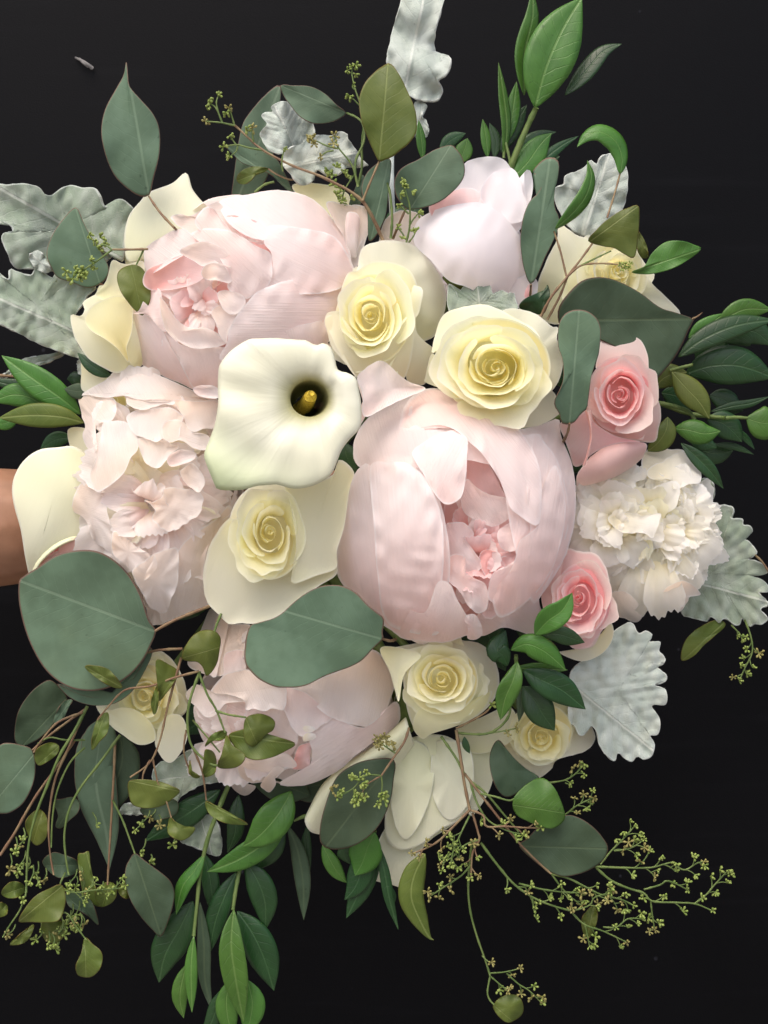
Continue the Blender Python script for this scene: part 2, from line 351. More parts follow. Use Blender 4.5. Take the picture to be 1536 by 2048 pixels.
M['stem_b'] = plain_mat('reddish_stem', (.16, .09, .05), (.22, .16, .08))
M['stem_w'] = plain_mat('felted_white_stem', (.45, .52, .48), (.6, .66, .62), rough=.9)
M['bud'] = plain_mat('yellow_green_bud', (.15, .225, .04), (.23, .29, .07), rough=.5)
M['budb'] = plain_mat('brownish_bud', (.20, .18, .05), (.26, .24, .08), rough=.5)
M['spadix'] = plain_mat('spadix', (.62, .42, .03), (.80, .60, .08), rough=.7, scale=900, bd=.001)
M['skin'] = plain_mat('skin', (.25, .125, .07), (.30, .155, .09), rough=.5, scale=60, bd=.0004)

# ------------------------------------------------------------------ setting: dark board wall behind
def build_wall():
    m, nt = mat_new('black_board'); nb = NB(nt); tc = nb.n('ShaderNodeTexCoord')
    a = nb.n('ShaderNodeTexNoise'); a.inputs['Scale'].default_value = 6; a.inputs['Detail'].default_value = 6; nb.put(a.inputs[0], tc.outputs['Object'])
    b = nb.n('ShaderNodeTexNoise'); b.inputs['Scale'].default_value = 700; b.inputs['Detail'].default_value = 3; nb.put(b.inputs[0], tc.outputs['Object'])
    c = nb.mix(nb.step(a.outputs[0], .35, .7), (.0011, .0012, .0017), (.0017, .0018, .0024))
    vo = nb.n('ShaderNodeTexVoronoi'); vo.inputs['Scale'].default_value = 26; vo.inputs['Randomness'].default_value = 1; nb.put(vo.inputs[0], tc.outputs['Object'])
    d1 = nb.n('ShaderNodeTexNoise'); d1.inputs['Scale'].default_value = 9; nb.put(d1.inputs[0], tc.outputs['Object'])
    c = nb.mix(nb.m('MULTIPLY', nb.m('MULTIPLY', nb.step(vo.outputs['Distance'], .03, .06, 1, 0), nb.step(d1.outputs[0], .45, .62)), .5), c, (.035, .036, .045))
    mp = nb.n('ShaderNodeMapping'); mp.inputs['Rotation'].default_value = (0, .6, 0); mp.inputs['Scale'].default_value = (3, 3, 40); nb.put(mp.inputs[0], tc.outputs['Object'])
    sm = nb.n('ShaderNodeTexNoise'); sm.inputs['Scale'].default_value = 2; sm.inputs['Detail'].default_value = 6; nb.put(sm.inputs[0], mp.outputs[0])
    c = nb.mix(nb.m('MULTIPLY', nb.step(sm.outputs[0], .55, .8), .4), c, (.0055, .0057, .007))
    rough = nb.m('MULTIPLY_ADD', a.outputs[0], .2, .42)
    finish(nb, c, rough, 0, b.outputs[0], spec=.085, bdist=.0002)
    z = -1000; V = []; F = []
    me = bpy.data.meshes.new('wall'); y = -z * K
    nx = 2
    vs = [(-3, y, -2), (3, y, -2), (3, y, 3), (-3, y, 3), (-3, y + .05, -2), (3, y + .05, -2), (3, y + .05, 3), (-3, y + .05, 3)]
    me.from_pydata(vs, [], [(0, 1, 2, 3), (5, 4, 7, 6), (4, 0, 3, 7), (1, 5, 6, 2), (3, 2, 6, 7), (4, 5, 1, 0)])
    me.materials.append(m); o = bpy.data.objects.new('wall', me); COL.objects.link(o); o['kind'] = 'structure'
build_wall()
def build_bounce_ground():  # out-of-view ground sheet, added to bounce fill light onto the lower petals
    m, nt = mat_new('pale_concrete'); nb = NB(nt); tc = nb.n('ShaderNodeTexCoord')
    a = nb.n('ShaderNodeTexNoise'); a.inputs['Scale'].default_value = 4; a.inputs['Detail'].default_value = 8; nb.put(a.inputs[0], tc.outputs['Object'])
    finish(nb, nb.mix(a.outputs[0], (.24, .22, .20), (.30, .28, .26)), .9, 0, a.outputs[0], spec=.2, bdist=.002)
    me = bpy.data.meshes.new('ground'); s = 60
    me.from_pydata([(-s, -s, -1.2), (s, -s, -1.2), (s, s, -1.2), (-s, s, -1.2)], [], [(0, 1, 2, 3)]); me.materials.append(m)
    o = bpy.data.objects.new('ground', me); COL.objects.link(o); o['kind'] = 'structure'
build_bounce_ground()
lint = plain_mat('lint', (.14, .135, .125), (.2, .19, .18), rough=.9)
t = thing('lint_speck', 'small pale fluff speck stuck on the black wall at upper left', 'speck', (168, 126, -994))
q = fp('P', 152,118, 158,114, 172,120, 184,129, 186,136, 172,134, 160,127) * 1.0
_f = (D + 994 * K) / D
mobj_scale = lambda P: P
tube('fluff', [(150, 115, -992), (165, 122, -985), (178, 131, -985), (184, 136, -992)], 2.2, 4, lint, t, n=7)
tube('fluff', [(158, 117, -990), (168, 127, -983), (176, 134, -990)], 3, 2, lint, t, n=6)

# ------------------------------------------------------------------ the arm and the hand that hold the bouquet from behind
def build_person():
    t = thing('person', 'bare tan forearm reaching in from the left, its hand holding the stems behind the flowers', 'person', (-500, 1100, -150))
    P = []; F = []
    def seg(pts, r0, r1, n=16, flat=1):
        nonlocal P, F
        p, f = tube_data(pts, r0, r1, n, 14); k = len(P)
        P += p.tolist(); F += [tuple(i + k for i in q) for q in f]
        for e, r in ((pts[0], r0), (pts[-1], r1)):
            k = len(P); L = []
            for i in range(1, 6):
                for j in range(10):
                    a = math.pi * i / 6; b = 2 * math.pi * j / 10
                    L.append([e[0] + r * math.sin(a) * math.cos(b), e[1] + r * math.sin(a) * math.sin(b), e[2] + r * math.cos(a)])
            L += [[e[0], e[1], e[2] + r], [e[0], e[1], e[2] - r]]
            P += L
            for i in range(4):
                for j in range(10): F.append((k + i * 10 + j, k + i * 10 + (j + 1) % 10, k + (i + 1) * 10 + (j + 1) % 10, k + (i + 1) * 10 + j))
            for j in range(10): F.append((k + 50, k + (j + 1) % 10, k + j)); F.append((k + 51, k + 40 + j, k + 40 + (j + 1) % 10))
    seg([(-900, 1120, -80), (-500, 1085, -110), (-150, 1062, -150)], 165, 140)
    seg([(-150, 1062, -150), (60, 1052, -180), (280, 1045, -250)], 136, 92)
    seg([(280, 1045, -250), (400, 1040, -300), (480, 1020, -350)], 90, 80)
    seg([(380, 980, -330), (500, 960, -370)], 62, 60); seg([(380, 1100, -330), (500, 1120, -370)], 60, 55)
    for i, (y, L) in enumerate(((955, 1.0), (1008, 1.08), (1060, 1.02), (1110, .85))):     # four fingers curling round behind the stems
        r = 30 - i * 2
        seg([(500, y, -390), (500 + 85 * L, y + 4, -440), (500 + 165 * L, y + 10, -430)], r, r * .9, 10)
        seg([(500 + 165 * L, y + 10, -430), (500 + 205 * L, y + 14, -375), (500 + 200 * L, y + 18, -320)], r * .9, r * .78, 10)
        seg([(500 + 200 * L, y + 18, -320), (500 + 175 * L, y + 20, -285)], r * .78, r * .68, 6)
    seg([(420, 985, -300), (500, 950, -255), (560, 940, -240)], 38, 34, 10)                # thumb in front
    seg([(560, 940, -240), (620, 960, -235), (650, 985, -240)], 33, 25, 8)
    o = mobj('skin', np.array(P), F, M['skin'], t)
    m = o.modifiers.new('join', 'REMESH'); m.mode = 'VOXEL'; m.voxel_size = .0022; m.use_smooth_shade = True
    m = o.modifiers.new('soft', 'SMOOTH'); m.iterations = 12; m.factor = .6
build_person()

# ------------------------------------------------------------------ roses
CR = (M['cream'], M['creamo'])
PK = (M['pinkrose'], M['pinkouter'])
def rose(name_label, C, R, axis, mats, N=14, seed=1, depth=.5, squash=(1, 1), group=None, spin=0, inner=0.0, openness=1.0, outer=6, cat='rose', spiral=.1):
    r = random.Random(seed)
    t = thing('rose', name_label, 'rose', C, 'pink roses in the bouquet' if mats is PK else 'cream roses in the bouquet'); fr = frame_of(axis)
    mi, mo = mats
    hd = [np.array(C) + fr[0] * math.cos(x) * R * .8 * squash[0] + fr[1] * math.sin(x) * R * .8 * squash[1] - fr[2] * R * .32 for x in np.linspace(0, 6.283, 13)[:-1]]
    nn = fr[2]; c0 = np.array(C) - fr[2] * R * .32
    patch('heart', [h_[:2] for h_ in hd], lambda x, y: c0[2] - (nn[0] * (x - c0[0]) + nn[1] * (y - c0[1])) / nn[2], mi, t, crinkle=3, seed=seed, lift=R * .1)
    def tl(m): return frame_of(norm(fr[2] + np.array([r.uniform(-m, m), r.uniform(-m, m), 0])))
    for k in range(6):                                              # the closed tip in the middle
        cup(t, mi, np.array(C) + np.array([r.uniform(-1, 1), r.uniform(-1, 1), 0]) * R * .03, tl(.25), spin + k * 137.5, 140 - 9 * k, R * (.035 + .032 * k), R * (.17 + r.uniform(-.03, .03)), R * .22, 4, r.uniform(-6, 14), p=1.2, c=.2, e=2.2, sp=r.uniform(.02, .14), tipup=.07, nu=23, nv=9, seed=k)
    for k in range(N):
        q = (k + .5) / N
        rim = R * (.21 + .76 * q ** 1.05 * openness) * (1 + r.uniform(-.05, .05))
        w = 92 - 24 * q ** .6
        h = R * (.13 - .02 * q + .10 * math.sin(q * 2.6) + inner * (1 - q) - depth * q ** 2.8) + r.uniform(-.03, .03) * R
        a1 = 8 + 40 * min(1, q * 1.9) + 34 * max(0, q - .55) / .45 * openness + r.uniform(-8, 8)
        L = R * (.26 + .74 * q)
        oc = np.array(C, float) + np.array([r.uniform(-1, 1), r.uniform(-1, 1), 0]) * R * .05 * (.4 + q)
        cup(t, mi if q < .7 else mo, oc, tl(.16), spin + k * 137.5 + r.uniform(-26, 26), w, rim, h, L, 0 + 10 * q, a1, p=1.7, c=.09 + .17 * q ** 1.5, e=3.0,
            sp=spiral * (1.3 - q), ruf=R * (.012 + .04 * q * q), rf=r.uniform(1.0, 2.4), seed=r.uniform(0, 50), squash=squash, nu=29, nv=14,
            tipup=r.choice((0, .06, .10)) if q > .3 else 0, notch=.006)
    for k in range(outer):
        a1 = 95 + r.uniform(-12, 18)
        cup(t, mo, C, fr, spin + 30 + k * (360 / outer) + r.uniform(-15, 15), 44, R * (.98 + r.uniform(-.05, .08)), -R * (depth + .12 + r.uniform(0, .12)), R * 1.15,
            25, a1, p=2.2, c=.35, e=2.4, ruf=R * .05, rf=2, seed=r.uniform(0, 50), squash=squash, nu=23, nv=12, tipup=.06)
    ez = fr[2]; b = np.array(C) - ez * R * 1.15
    cup(t, M['stem_g'], C, fr, 0, 178, R * .34, -R * .86, R * .5, 80, 5, p=1, c=0, nu=20, nv=6, name='receptacle')
    stem_to_hand(t, b, M['stem_g'])
    return t, fr
def P_(t, fr_, pts, zf, mat, **k):
    return patch('petal', fp(fr_, *pts), zf, M[mat], t, **k)

# rose beside the two upper peonies
t, _ = rose('cream rose with a deep yellow heart between the two upper peonies', (742, 632, 192), 104, (-.12, -.18, 1), CR, N=12, seed=4, squash=(.92, 1.12), outer=4, depth=.35, spin=20)
P_(t, 'c', (250,230,262,150,300,90,430,60,580,90,660,160,750,290,775,400,760,500,720,610,650,655,560,640,420,560,300,430,200,330), ball(755, 590, 55, 135, 150, 75), 'creamo', cen=(765, 590), wave=5, seed=2, base=(760, 700), tip=(790, 480), jag=1)
P_(t, 'c', (190,260,250,240,330,190,450,190,560,240,610,350,605,450,560,520,470,420,400,330,300,300,200,380,160,480,145,400), ball(745, 615, 95, 105, 120, 62), 'cream', cen=(757, 580), lift=10, seed=5, base=(745, 700), tip=(745, 520))
P_(t, 'c', (60,510,140,480,150,560,190,680,270,720,350,700,450,640,530,540,575,480,590,560,580,680,540,860,460,900,350,900,250,870,190,800,120,680), ball(745, 650, 120, 110, 130, 82), 'creampeach', cen=(738, 705), lift=8, lp=6, seed=9, base=(760, 800), tip=(720, 640), jag=.8)
P_(t, 'c', (590,480,600,600,650,660,700,710,680,830,640,915,540,880,570,700), ball(745, 650, 100, 140, 140, 70), 'creampeach', cen=(830, 715), seed=3, base=(800, 760), tip=(840, 690))
P_(t, 'c', (60,520,150,500,120,600,160,720,250,880,190,800,100,690,75,610), plane(178, .2, 0, 660, 650), 'creampeach', seed=3, cen=(672, 680))

# big front cream rose
t, _ = rose('widest cream rose, full face, beside the round silvery leaf and above the big central peony', (990, 735, 238), 134, (-.02, .03, 1), CR, N=15, seed=11, squash=(1.03, .92), outer=0, depth=.42, spin=70)
P_(t, 'c', (760,500,850,460,980,440,1080,465,1180,520,1300,590,1340,700,1300,900,1150,1040,1000,1030,850,940,760,850,740,700,690,730,715,600), ball(985, 730, 120, 150, 135, 85), 'creamo', wave=7, wf=4, seed=6, lift=4, base=(990, 760), tip=(960, 610), jag=.8)
P_(t, 'c', (1110,475,1200,465,1310,500,1400,570,1440,575,1430,640,1465,730,1455,850,1400,950,1300,1030,1180,1060,1080,900,1100,700,1080,560), ball(985, 730, 100, 165, 140, 85), 'creamo', wave=7, wf=4, seed=8, lift=5, base=(990, 740), tip=(1120, 650), jag=.8)
P_(t, 'c', (690,730,745,800,740,870,830,940,940,1010,1080,1055,1220,1045,1160,1095,1060,1115,980,1060,860,990,740,930,650,900,650,870), ball(985, 735, 92, 165, 150, 90), 'creamo', cen=(915, 790), seed=12, base=(985, 740), tip=(900, 820), jag=.6)
P_(t, 'c', (1060,1110,1160,1080,1290,1030,1400,950,1450,1070,1440,1090,1380,1130,1300,1160,1180,1170,1100,1140), plane(150, -.2, -.2, 1050, 830), 'creamo', cen=(1050, 828), seed=12, base=(1000, 790), tip=(1110, 830), jag=.6, crinkle=3, cs=40)

# rose under the calla
t, _ = rose('cream rose peeking out from below the open calla lily, with one broad drooping lower petal', (540, 1066, 222), 86, (.02, -.12, 1), CR, N=11, seed=21, squash=(1.0, 1.32), outer=0, depth=.25, spin=200, spiral=.14)
P_(t, 'H', (240,1250,170,1330,110,1440,80,1600,100,1750,180,1840,235,1892,300,1885,400,1890,520,1850,650,1760,780,1660,878,1600,878,1540,740,1560,600,1500,420,1400,300,1300), ball(560, 1090, 96, 240, 230, 90), 'creamo', cen=(520, 1165), lift=14, lp=5, seed=3, base=(560, 1040), tip=(470, 1245), jag=1)
P_(t, 'H', (560,1040,640,1040,850,1000,900,900,990,980,960,1090,930,1300,885,1450,880,1555,760,1600,620,1648,618,1560,640,1420,620,1250,590,1120), ball(600, 1050, 102, 170, 200, 112), 'creamo', cen=(632, 1050), lift=8, lp=6, seed=8, base=(700, 940), tip=(590, 1170))
P_(t, 'H', (370,1060,450,1030,560,1050,610,1150,635,1300,620,1420,560,1560,540,1600,500,1590,420,1640,400,1640,300,1540,250,1420,235,1280,280,1150), ball(535, 1065, 106, 95, 125, 98), 'cream', cen=(525, 1060), lift=10, lp=5, seed=1, base=(540, 1130), tip=(520, 980))

# rose below the big peony
t, _ = rose('small cream rose under the big central peony, right of the broad blue-green leaf', (884, 1358, 158), 88, (-.02, -.1, 1), CR, N=12, seed=31, squash=(1.02, .98), outer=5, depth=.4, spin=120)
P_(t, 'G', (130,95,200,75,300,60,400,55,490,75,540,150,545,240,500,310,440,350,300,400,265,418,235,380,215,330,200,260,195,200,175,150), ball(885, 1370, 50, 112, 120, 80), 'creamo', cen=(890, 1375), lift=-4, wave=5, seed=3, base=(885, 1400), tip=(880, 1290), jag=.6)
P_(t, 'G', (110,90,160,80,260,110,200,180,180,280,165,240,145,170), plane(150, .1, .1, 800, 1320), 'creamo', cen=(792, 1320), lift=8, seed=3)
P_(t, 'G', (230,370,265,300,350,330,440,300,520,240,500,300,440,350,380,375,300,400,265,418), ball(885, 1370, 62, 105, 112, 82), 'creamo', cen=(870, 1440), seed=3, base=(885, 1400), tip=(880, 1480))

# pink rose, large, right
t, _ = rose('larger pink rose at the right, half hidden by a long grey-green leaf', (1240, 790, 126), 86, (.0, .02, 1), PK, N=11, seed=41, squash=(.95, 1.12), outer=3, depth=.35, spin=20, spiral=.14)
P_(t, 'g', (380,600,400,480,412,390,480,360,560,345,585,343,650,385,690,420,720,490,730,560,725,660,640,640,500,600), ball(1235, 760, 40, 105, 115, 60), 'pinkouter', lift=6, seed=2, base=(1235, 780), tip=(1250, 670), jag=.6)
P_(t, 'g', (345,860,340,740,380,620,440,560,520,535,590,540,680,590,770,690,790,780,815,900,800,1000,780,1080,730,1095,600,1080,450,1040,350,960), ball(1245, 800, 40, 105, 100, 66), 'pinkouter', seed=5, base=(1240, 800), tip=(1300, 760), wave=3, jag=1)
P_(t, 'g', (130,970,220,930,310,880,345,870,360,950,450,1020,540,1060,680,1090,560,1095,430,1130,330,1190,290,1240,230,1255,200,1170,160,1060), ball(1230, 830, 50, 140, 120, 70), 'pinkrose', cen=(1180, 870), seed=6, base=(1240, 800), tip=(1150, 900), fold=0)
loft('petal', [np.column_stack([fp('g', 340,1190,440,1120,560,1085,700,1095), [98, 104, 98, 72]]), np.column_stack([fp('g', 300,1240,430,1180,570,1120,722,1110), [112, 126, 118, 76]]),
      np.column_stack([fp('g', 250,1310,440,1270,590,1190,715,1150), [104, 124, 112, 70]]), np.column_stack([fp('g', 245,1390,440,1340,600,1260,700,1180), [70, 84, 72, 52]]), np.column_stack([fp('g', 250,1400,440,1355,600,1275,700,1190), [40, 50, 40, 30]])], M['pinkouter'], t, crinkle=1.5, seed=4)
loft('petal', [np.column_stack([fp('g', 300,875,325,960,335,1060,310,1180,285,1250), [128, 134, 138, 136, 126]]), np.column_stack([fp('g', 322,880,338,960,350,1060,325,1150,298,1255), [136, 146, 150, 146, 132]]),
      np.column_stack([fp('g', 342,880,350,970,345,1060,335,1160,305,1250), [130, 136, 138, 134, 122]])], M['pinkouter'], t, seed=4)
P_(t, 'g', (410,355,450,290,520,355,470,400,420,400), plane(70), 'pinkouter', seed=6)
# pink rose, small, lower right
t, _ = rose('smaller deep pink rose at lower right, beside the ragged white peony', (1158, 1196, 146), 74, (-.18, -.12, 1), PK, N=11, seed=52, squash=(.95, 1.25), outer=2, depth=.35, spin=160, spiral=.12)
P_(t, 'E', (235,1680,290,1590,360,1520,370,1490,440,1510,520,1520,580,1600,600,1700,590,1850,540,1980,500,2030,440,2030,330,1960,250,1850,230,1780), ball(1160, 1205, 50, 95, 130, 70), 'pinkouter', lift=5, seed=2, base=(1150, 1200), tip=(1190, 1290), jag=1)
P_(t, 'E', (300,1900,380,1880,520,1830,600,1730,605,1860,530,1980,480,2035,400,2040,350,1980), ball(1160, 1205, 66, 95, 120, 70), 'pinkrose', seed=3, base=(1160, 1180), tip=(1180, 1290))
P_(t, 'E', (540,1990,600,1900,622,1950,600,2020,540,2080,440,2110,320,2060,420,2050), plane(70, 0, -.3, 1190, 1300), 'creampeach', seed=3)
P_(t, 'E', (230,1720,300,1590,345,1560,330,1640,330,1760,360,1860,300,1900,240,1830), ball(1160, 1205, 92, 105, 120, 50), 'pinkouter', seed=3, base=(1140, 1250), tip=(1110, 1140))
# upper right cream rose, side view
t, _ = rose('pale cream rose at the upper right edge, seen from the side behind thin brown twigs', (1232, 548, 52), 92, (.45, -.3, 1), CR, N=9, seed=61, outer=5, depth=.5)
P_(t, 'B', (765,820,800,840,850,870,960,880,1060,950,1100,1030,1150,1080,1200,1130,1200,1160,1000,1190,800,1190,740,1190,690,1160,680,1080,720,960,760,880), ball(1190, 590, -60, 175, 170, 95), 'creamo', cen=(1190, 580), seed=3, base=(1130, 640), tip=(1230, 480), wave=5, jag=.8)
# left rose, closed
t, _ = rose('half open cream rose at the left, tight petals, behind the single olive leaf', (228, 640, 40), 76, (-.3, -.1, 1), CR, N=9, seed=71, outer=3, depth=.5)
P_(t, 'h', (835,640,900,655,960,665,1060,640,1080,720,1050,860,960,930,850,950,740,920,720,880,790,790), plane(85, .25, 0, 240, 570), 'creamo', seed=3, lift=10, jag=.6, base=(250, 640), tip=(240, 520))
P_(t, 'h', (525,1045,600,1050,630,1000,620,945,740,880,830,880,900,900,970,960,990,1100,1000,1250,1060,1400,980,1440,860,1475,740,1420,650,1360,590,1270,550,1190), ball(215, 660, 5, 90, 110, 85), 'creamo', seed=4, base=(260, 740), tip=(180, 620), lift=6, jag=.6)
P_(t, 'h', (630,1080,680,980,770,930,880,900,980,960,985,1150,945,1290,960,1400,880,1300,780,1220,680,1160), ball(215, 650, 28, 95, 110, 80), 'cream', seed=4, base=(255, 730), tip=(210, 600), lift=8)
P_(t, 'h', (950,1300,980,1180,985,1050,1040,1250,1060,1410,1000,1430,960,1380), ball(215, 650, 34, 95, 110, 80), 'creamo', seed=4)
# hidden ones
t, _ = rose('cream rose mostly hidden in the gap left of the ruffled left peony', (212, 810, -70), 68, (-.4, 0, 1), CR, N=9, seed=81, outer=4)
P_(t, 'h', (610,1380,680,1430,780,1530,700,1620,610,1600,605,1480), plane(10, .2, 0, 180, 760), 'creamo', seed=4)
P_(t, 'h', (505,1900,600,1880,680,1920,700,2060,600,2080,530,2040), plane(-10, .2, 0, 180, 860), 'creamo', seed=4)
t, _ = rose('pale greenish cream rose tucked under the curled white leaf at the top', (655, 425, -30), 68, (-.05, -.4, 1), CR, N=9, seed=82, outer=5, depth=.6)
P_(t, 'b', (525,690,600,680,700,690,770,710,830,790,840,900,780,900,700,840,600,760,540,730), plane(10, 0, .3, 640, 400), 'creamo', seed=4)
t, _ = rose('cream rose with loose petals at the lower left, under the drooping twigs', (290, 1392, 62), 78, (-.25, .12, 1), CR, N=9, seed=91, outer=3, depth=.4)
P_(t, 'F', (385,425,420,400,470,370,540,330,560,280,620,200,690,240,740,330,750,430,720,480,700,560,680,640,640,600,620,560,560,580,490,540,430,490), ball(285, 1400, -25, 105, 125, 70), 'creamo', cen=(290, 1400), seed=4, wave=5, base=(320, 1420), tip=(220, 1420), jag=.8)
P_(t, 'F', (620,560,660,470,720,460,750,520,740,580,700,640,670,650,640,620), plane(55, .1, -.2, 340, 1470), 'creamo', seed=6, base=(350, 1420), tip=(330, 1520))
P_(t, 'F', (385,425,440,440,500,430,560,450,610,500,620,560,560,580,490,540,430,490), ball(285, 1400, 0, 105, 110, 68), 'creamo', seed=6, lift=8, base=(310, 1410), tip=(230, 1450), jag=.6)
t, _ = rose('faded cream rose at the bottom right, drooping behind dark leaves', (1082, 1474, 34), 80, (.05, .35, 1), CR, N=9, seed=92, outer=5, depth=.5)
P_(t, 'G', (560,400,640,340,740,300,840,320,900,400,870,460,760,495,740,530,690,562,640,540,560,480), ball(1090, 1480, -60, 120, 110, 50), 'creampeach', seed=4, base=(1060, 1420), tip=(1110, 1550), wave=6, jag=1)
P_(t, 'G', (390,380,480,340,580,300,615,350,600,420,500,470,430,460), plane(20, 0, -.3, 980, 1460), 'creamo', seed=4)
t, _ = rose('pink rose almost hidden under the left calla lily, only its petals showing', (130, 1112, 6), 66, (-.3, .2, 1), PK, N=9, seed=93, outer=4)
P_(t, 'C', (250,770,300,750,380,750,410,800,420,850,330,880,200,860,230,810), plane(50, 0, -.45, 160, 1110), 'pinkouter', seed=4)
P_(t, 'C', (130,910,150,860,200,820,260,800,330,860,250,900,170,930), plane(44, 0, -.4, 120, 1120), 'pinkouter', seed=4)

# ------------------------------------------------------------------ peonies
def ruffles(t, C, rad, mats, n, size=(30, 60), seed=1, axis=(0, 0, 1), ry=1, zfall=.4, open_=35):
    r = random.Random(seed)
    for k in range(n):
        q = 1 - (k + .5) / n; q = q ** .6; a = k * 2.3999 + r.uniform(-.4, .4)
        s = r.uniform(*size) * (.8 + .35 * q)
        dx, dy = rad * q * math.cos(a), rad * ry * q * math.sin(a)
        d = (dx + axis[0] * rad + r.uniform(-.5, .5) * rad, dy + axis[1] * rad + r.uniform(-.5, .5) * rad)
        el = 78 - 45 * q + r.uniform(-14, 14)
        frill(t, mats[k % len(mats)], (C[0] + dx * .8, C[1] + dy * .8, C[2] - s * .75 - zfall * rad * q * q + 14 * (1 - q)), d, s * r.uniform(1.1, 1.5), s * r.uniform(.45, .8), el,
              curl=r.uniform(.2, 1.0), rip=r.uniform(.05, .12), rk=r.uniform(1.2, 2.6), notch=r.uniform(.02, .07), seed=r.uniform(0, 99))
def shell(t, C, R, axis, mat, n=8, seed=1, a1=(-5, -35), squash=(1, 1)):
    r = random.Random(seed); fr = frame_of(axis)
    o_ = [(C[0] + .72 * R * squash[0] * math.cos(x), C[1] + .72 * R * squash[1] * math.sin(x)) for x in np.linspace(0, 6.283, 13)[:-1]]
    patch('heart', o_, plane(C[2] + R * .12), M['blush_in'] if mat is M['blush'] else mat, t, crinkle=9, cs=30, seed=seed)
    for k in range(7):
        cup(t, M['blush_in'] if mat is M['blush'] else mat, C, fr, k * 137.5, 60, R * (.30 + .06 * k), R * .30 - R * .04 * k, R * .9, 10, -10 + 8 * k, p=1.5, c=.15, e=2.6, ruf=5, rf=3, notch=.05, seed=k * 3.3, nu=25, nv=10)
    cup(t, M['blush_in'] if mat is M['blush'] else mat, C, fr, 0, 179, R * .75, R * .05, R * .8, 89, 40, p=1.5, c=0, ruf=3, nu=30, nv=8)
    for k in range(n):
        e = r.uniform(a1[1], a1[0]); rr = R * (1 - .03 * (k % 3))
        cup(t, mat, C, fr, k * 137.5 + r.uniform(-12, 12), 48, rr * math.cos(R_(e)), -rr * math.sin(R_(e)), rr * R_(85 - e), 85, e, p=1, c=.2, e=2.6, ruf=4, rf=2,
            notch=.02, seed=r.uniform(0, 99), squash=squash, nu=25, nv=14)
    stem_to_hand(t, np.array(C) - norm(axis) * R * .98, M['stem_g'], 11)

# --- large central peony
t = thing('peony', 'largest blush pink peony in the centre, ball shaped with its deep pink inside showing', 'peony', (910, 1035, 100), 'peonies in the bouquet')
B1 = ball(908, 1035, 95, 246, 258, 205)
shell(t, (915, 1040, 85), 205, (.35, .12, 1), M['blush'], n=9, seed=3, a1=(-5, -25))
def PP(fr_, pts, mat='blush', dz=0, zf=None, **k):
    k.setdefault('ruf', 5); k.setdefault('rs', 24); k.setdefault('bend', 6); rr_ = random.Random(k.get('seed', 0) * 7 + 1); k.setdefault('tiltx', rr_.uniform(-.1, .1)); k.setdefault('tilty', rr_.uniform(-.1, .1)); k.setdefault('n', 96); k.setdefault('jag', .8)
    if 'relief' in k: k['rings'] = 30; k['n'] = 150
    return patch('petal', fp(fr_, *pts), zf or B1, M[mat], t, dz=dz, **k)
base1 = (905, 1300)
def wrinkle(amp, fx, y0, y1):
    return lambda x, y, u, v, s: amp * np.sin(y / fx + 1.3 * np.sin(x / 37)) * np.clip((y - y0) / 60, 0, 1) * np.clip((y1 - y) / 40, 0, 1) * (1 - s ** 6)
PP('D', (190,270,225,230,262,200,310,183,350,200,400,250,455,290,540,325,470,360,400,390,320,430,240,470,215,440,220,360), zf=plane(215, -.3, .1, 780, 770), seed=1, lift=14, lp=3, base=(800, 850), tip=(760, 725), crinkle=3)
PP('D', (190,270,262,215,270,290,265,360,235,465,170,560,190,460,220,400), zf=plane(226, -.2, .1, 730, 790), seed=4, base=(720, 850), tip=(735, 740))
PP('P', (1000,870,1025,862,1080,850,1117,838,1122,872,1145,930,1152,1000,1146,1060,1128,1118,1090,1180,1060,1200,1020,1050), dz=-12, seed=5, base=(1040, 1260), tip=(1117, 840), cen=(1090, 1000), wave=4)
PP('P', (1030,880,1078,868,1085,880,1112,915,1130,970,1138,1040,1120,1110,1080,1180,1060,1050,1050,940), dz=-3, seed=6, base=(1050, 1230), tip=(1082, 870), cen=(1090, 1010), crinkle=2)
PP('P', (930,1262,985,1200,1030,1170,1085,1150,1078,1200,1087,1240,1066,1270,1010,1255,965,1272), dz=-22, seed=7, base=(950, 1180), tip=(1060, 1270), wave=7, lift=6)
PP('P', (706,908,712,870,740,832,790,795,850,778,910,790,975,812,1035,850,1060,900,1000,930,930,920,860,930,790,945,735,940,714,930), dz=-4, seed=8, base=(905, 1050), tip=(830, 780), crinkle=3, cs=70, cen=(880, 870))
PP('P', (722,932,700,970,683,1050,672,1120,682,1165,722,1212,766,1250,800,1268,860,1282,900,1150,880,1000,830,920,770,915), dz=2, seed=9, base=(800, 1260), tip=(750, 930), crinkle=2.5, cs=60, cen=(790, 1090))
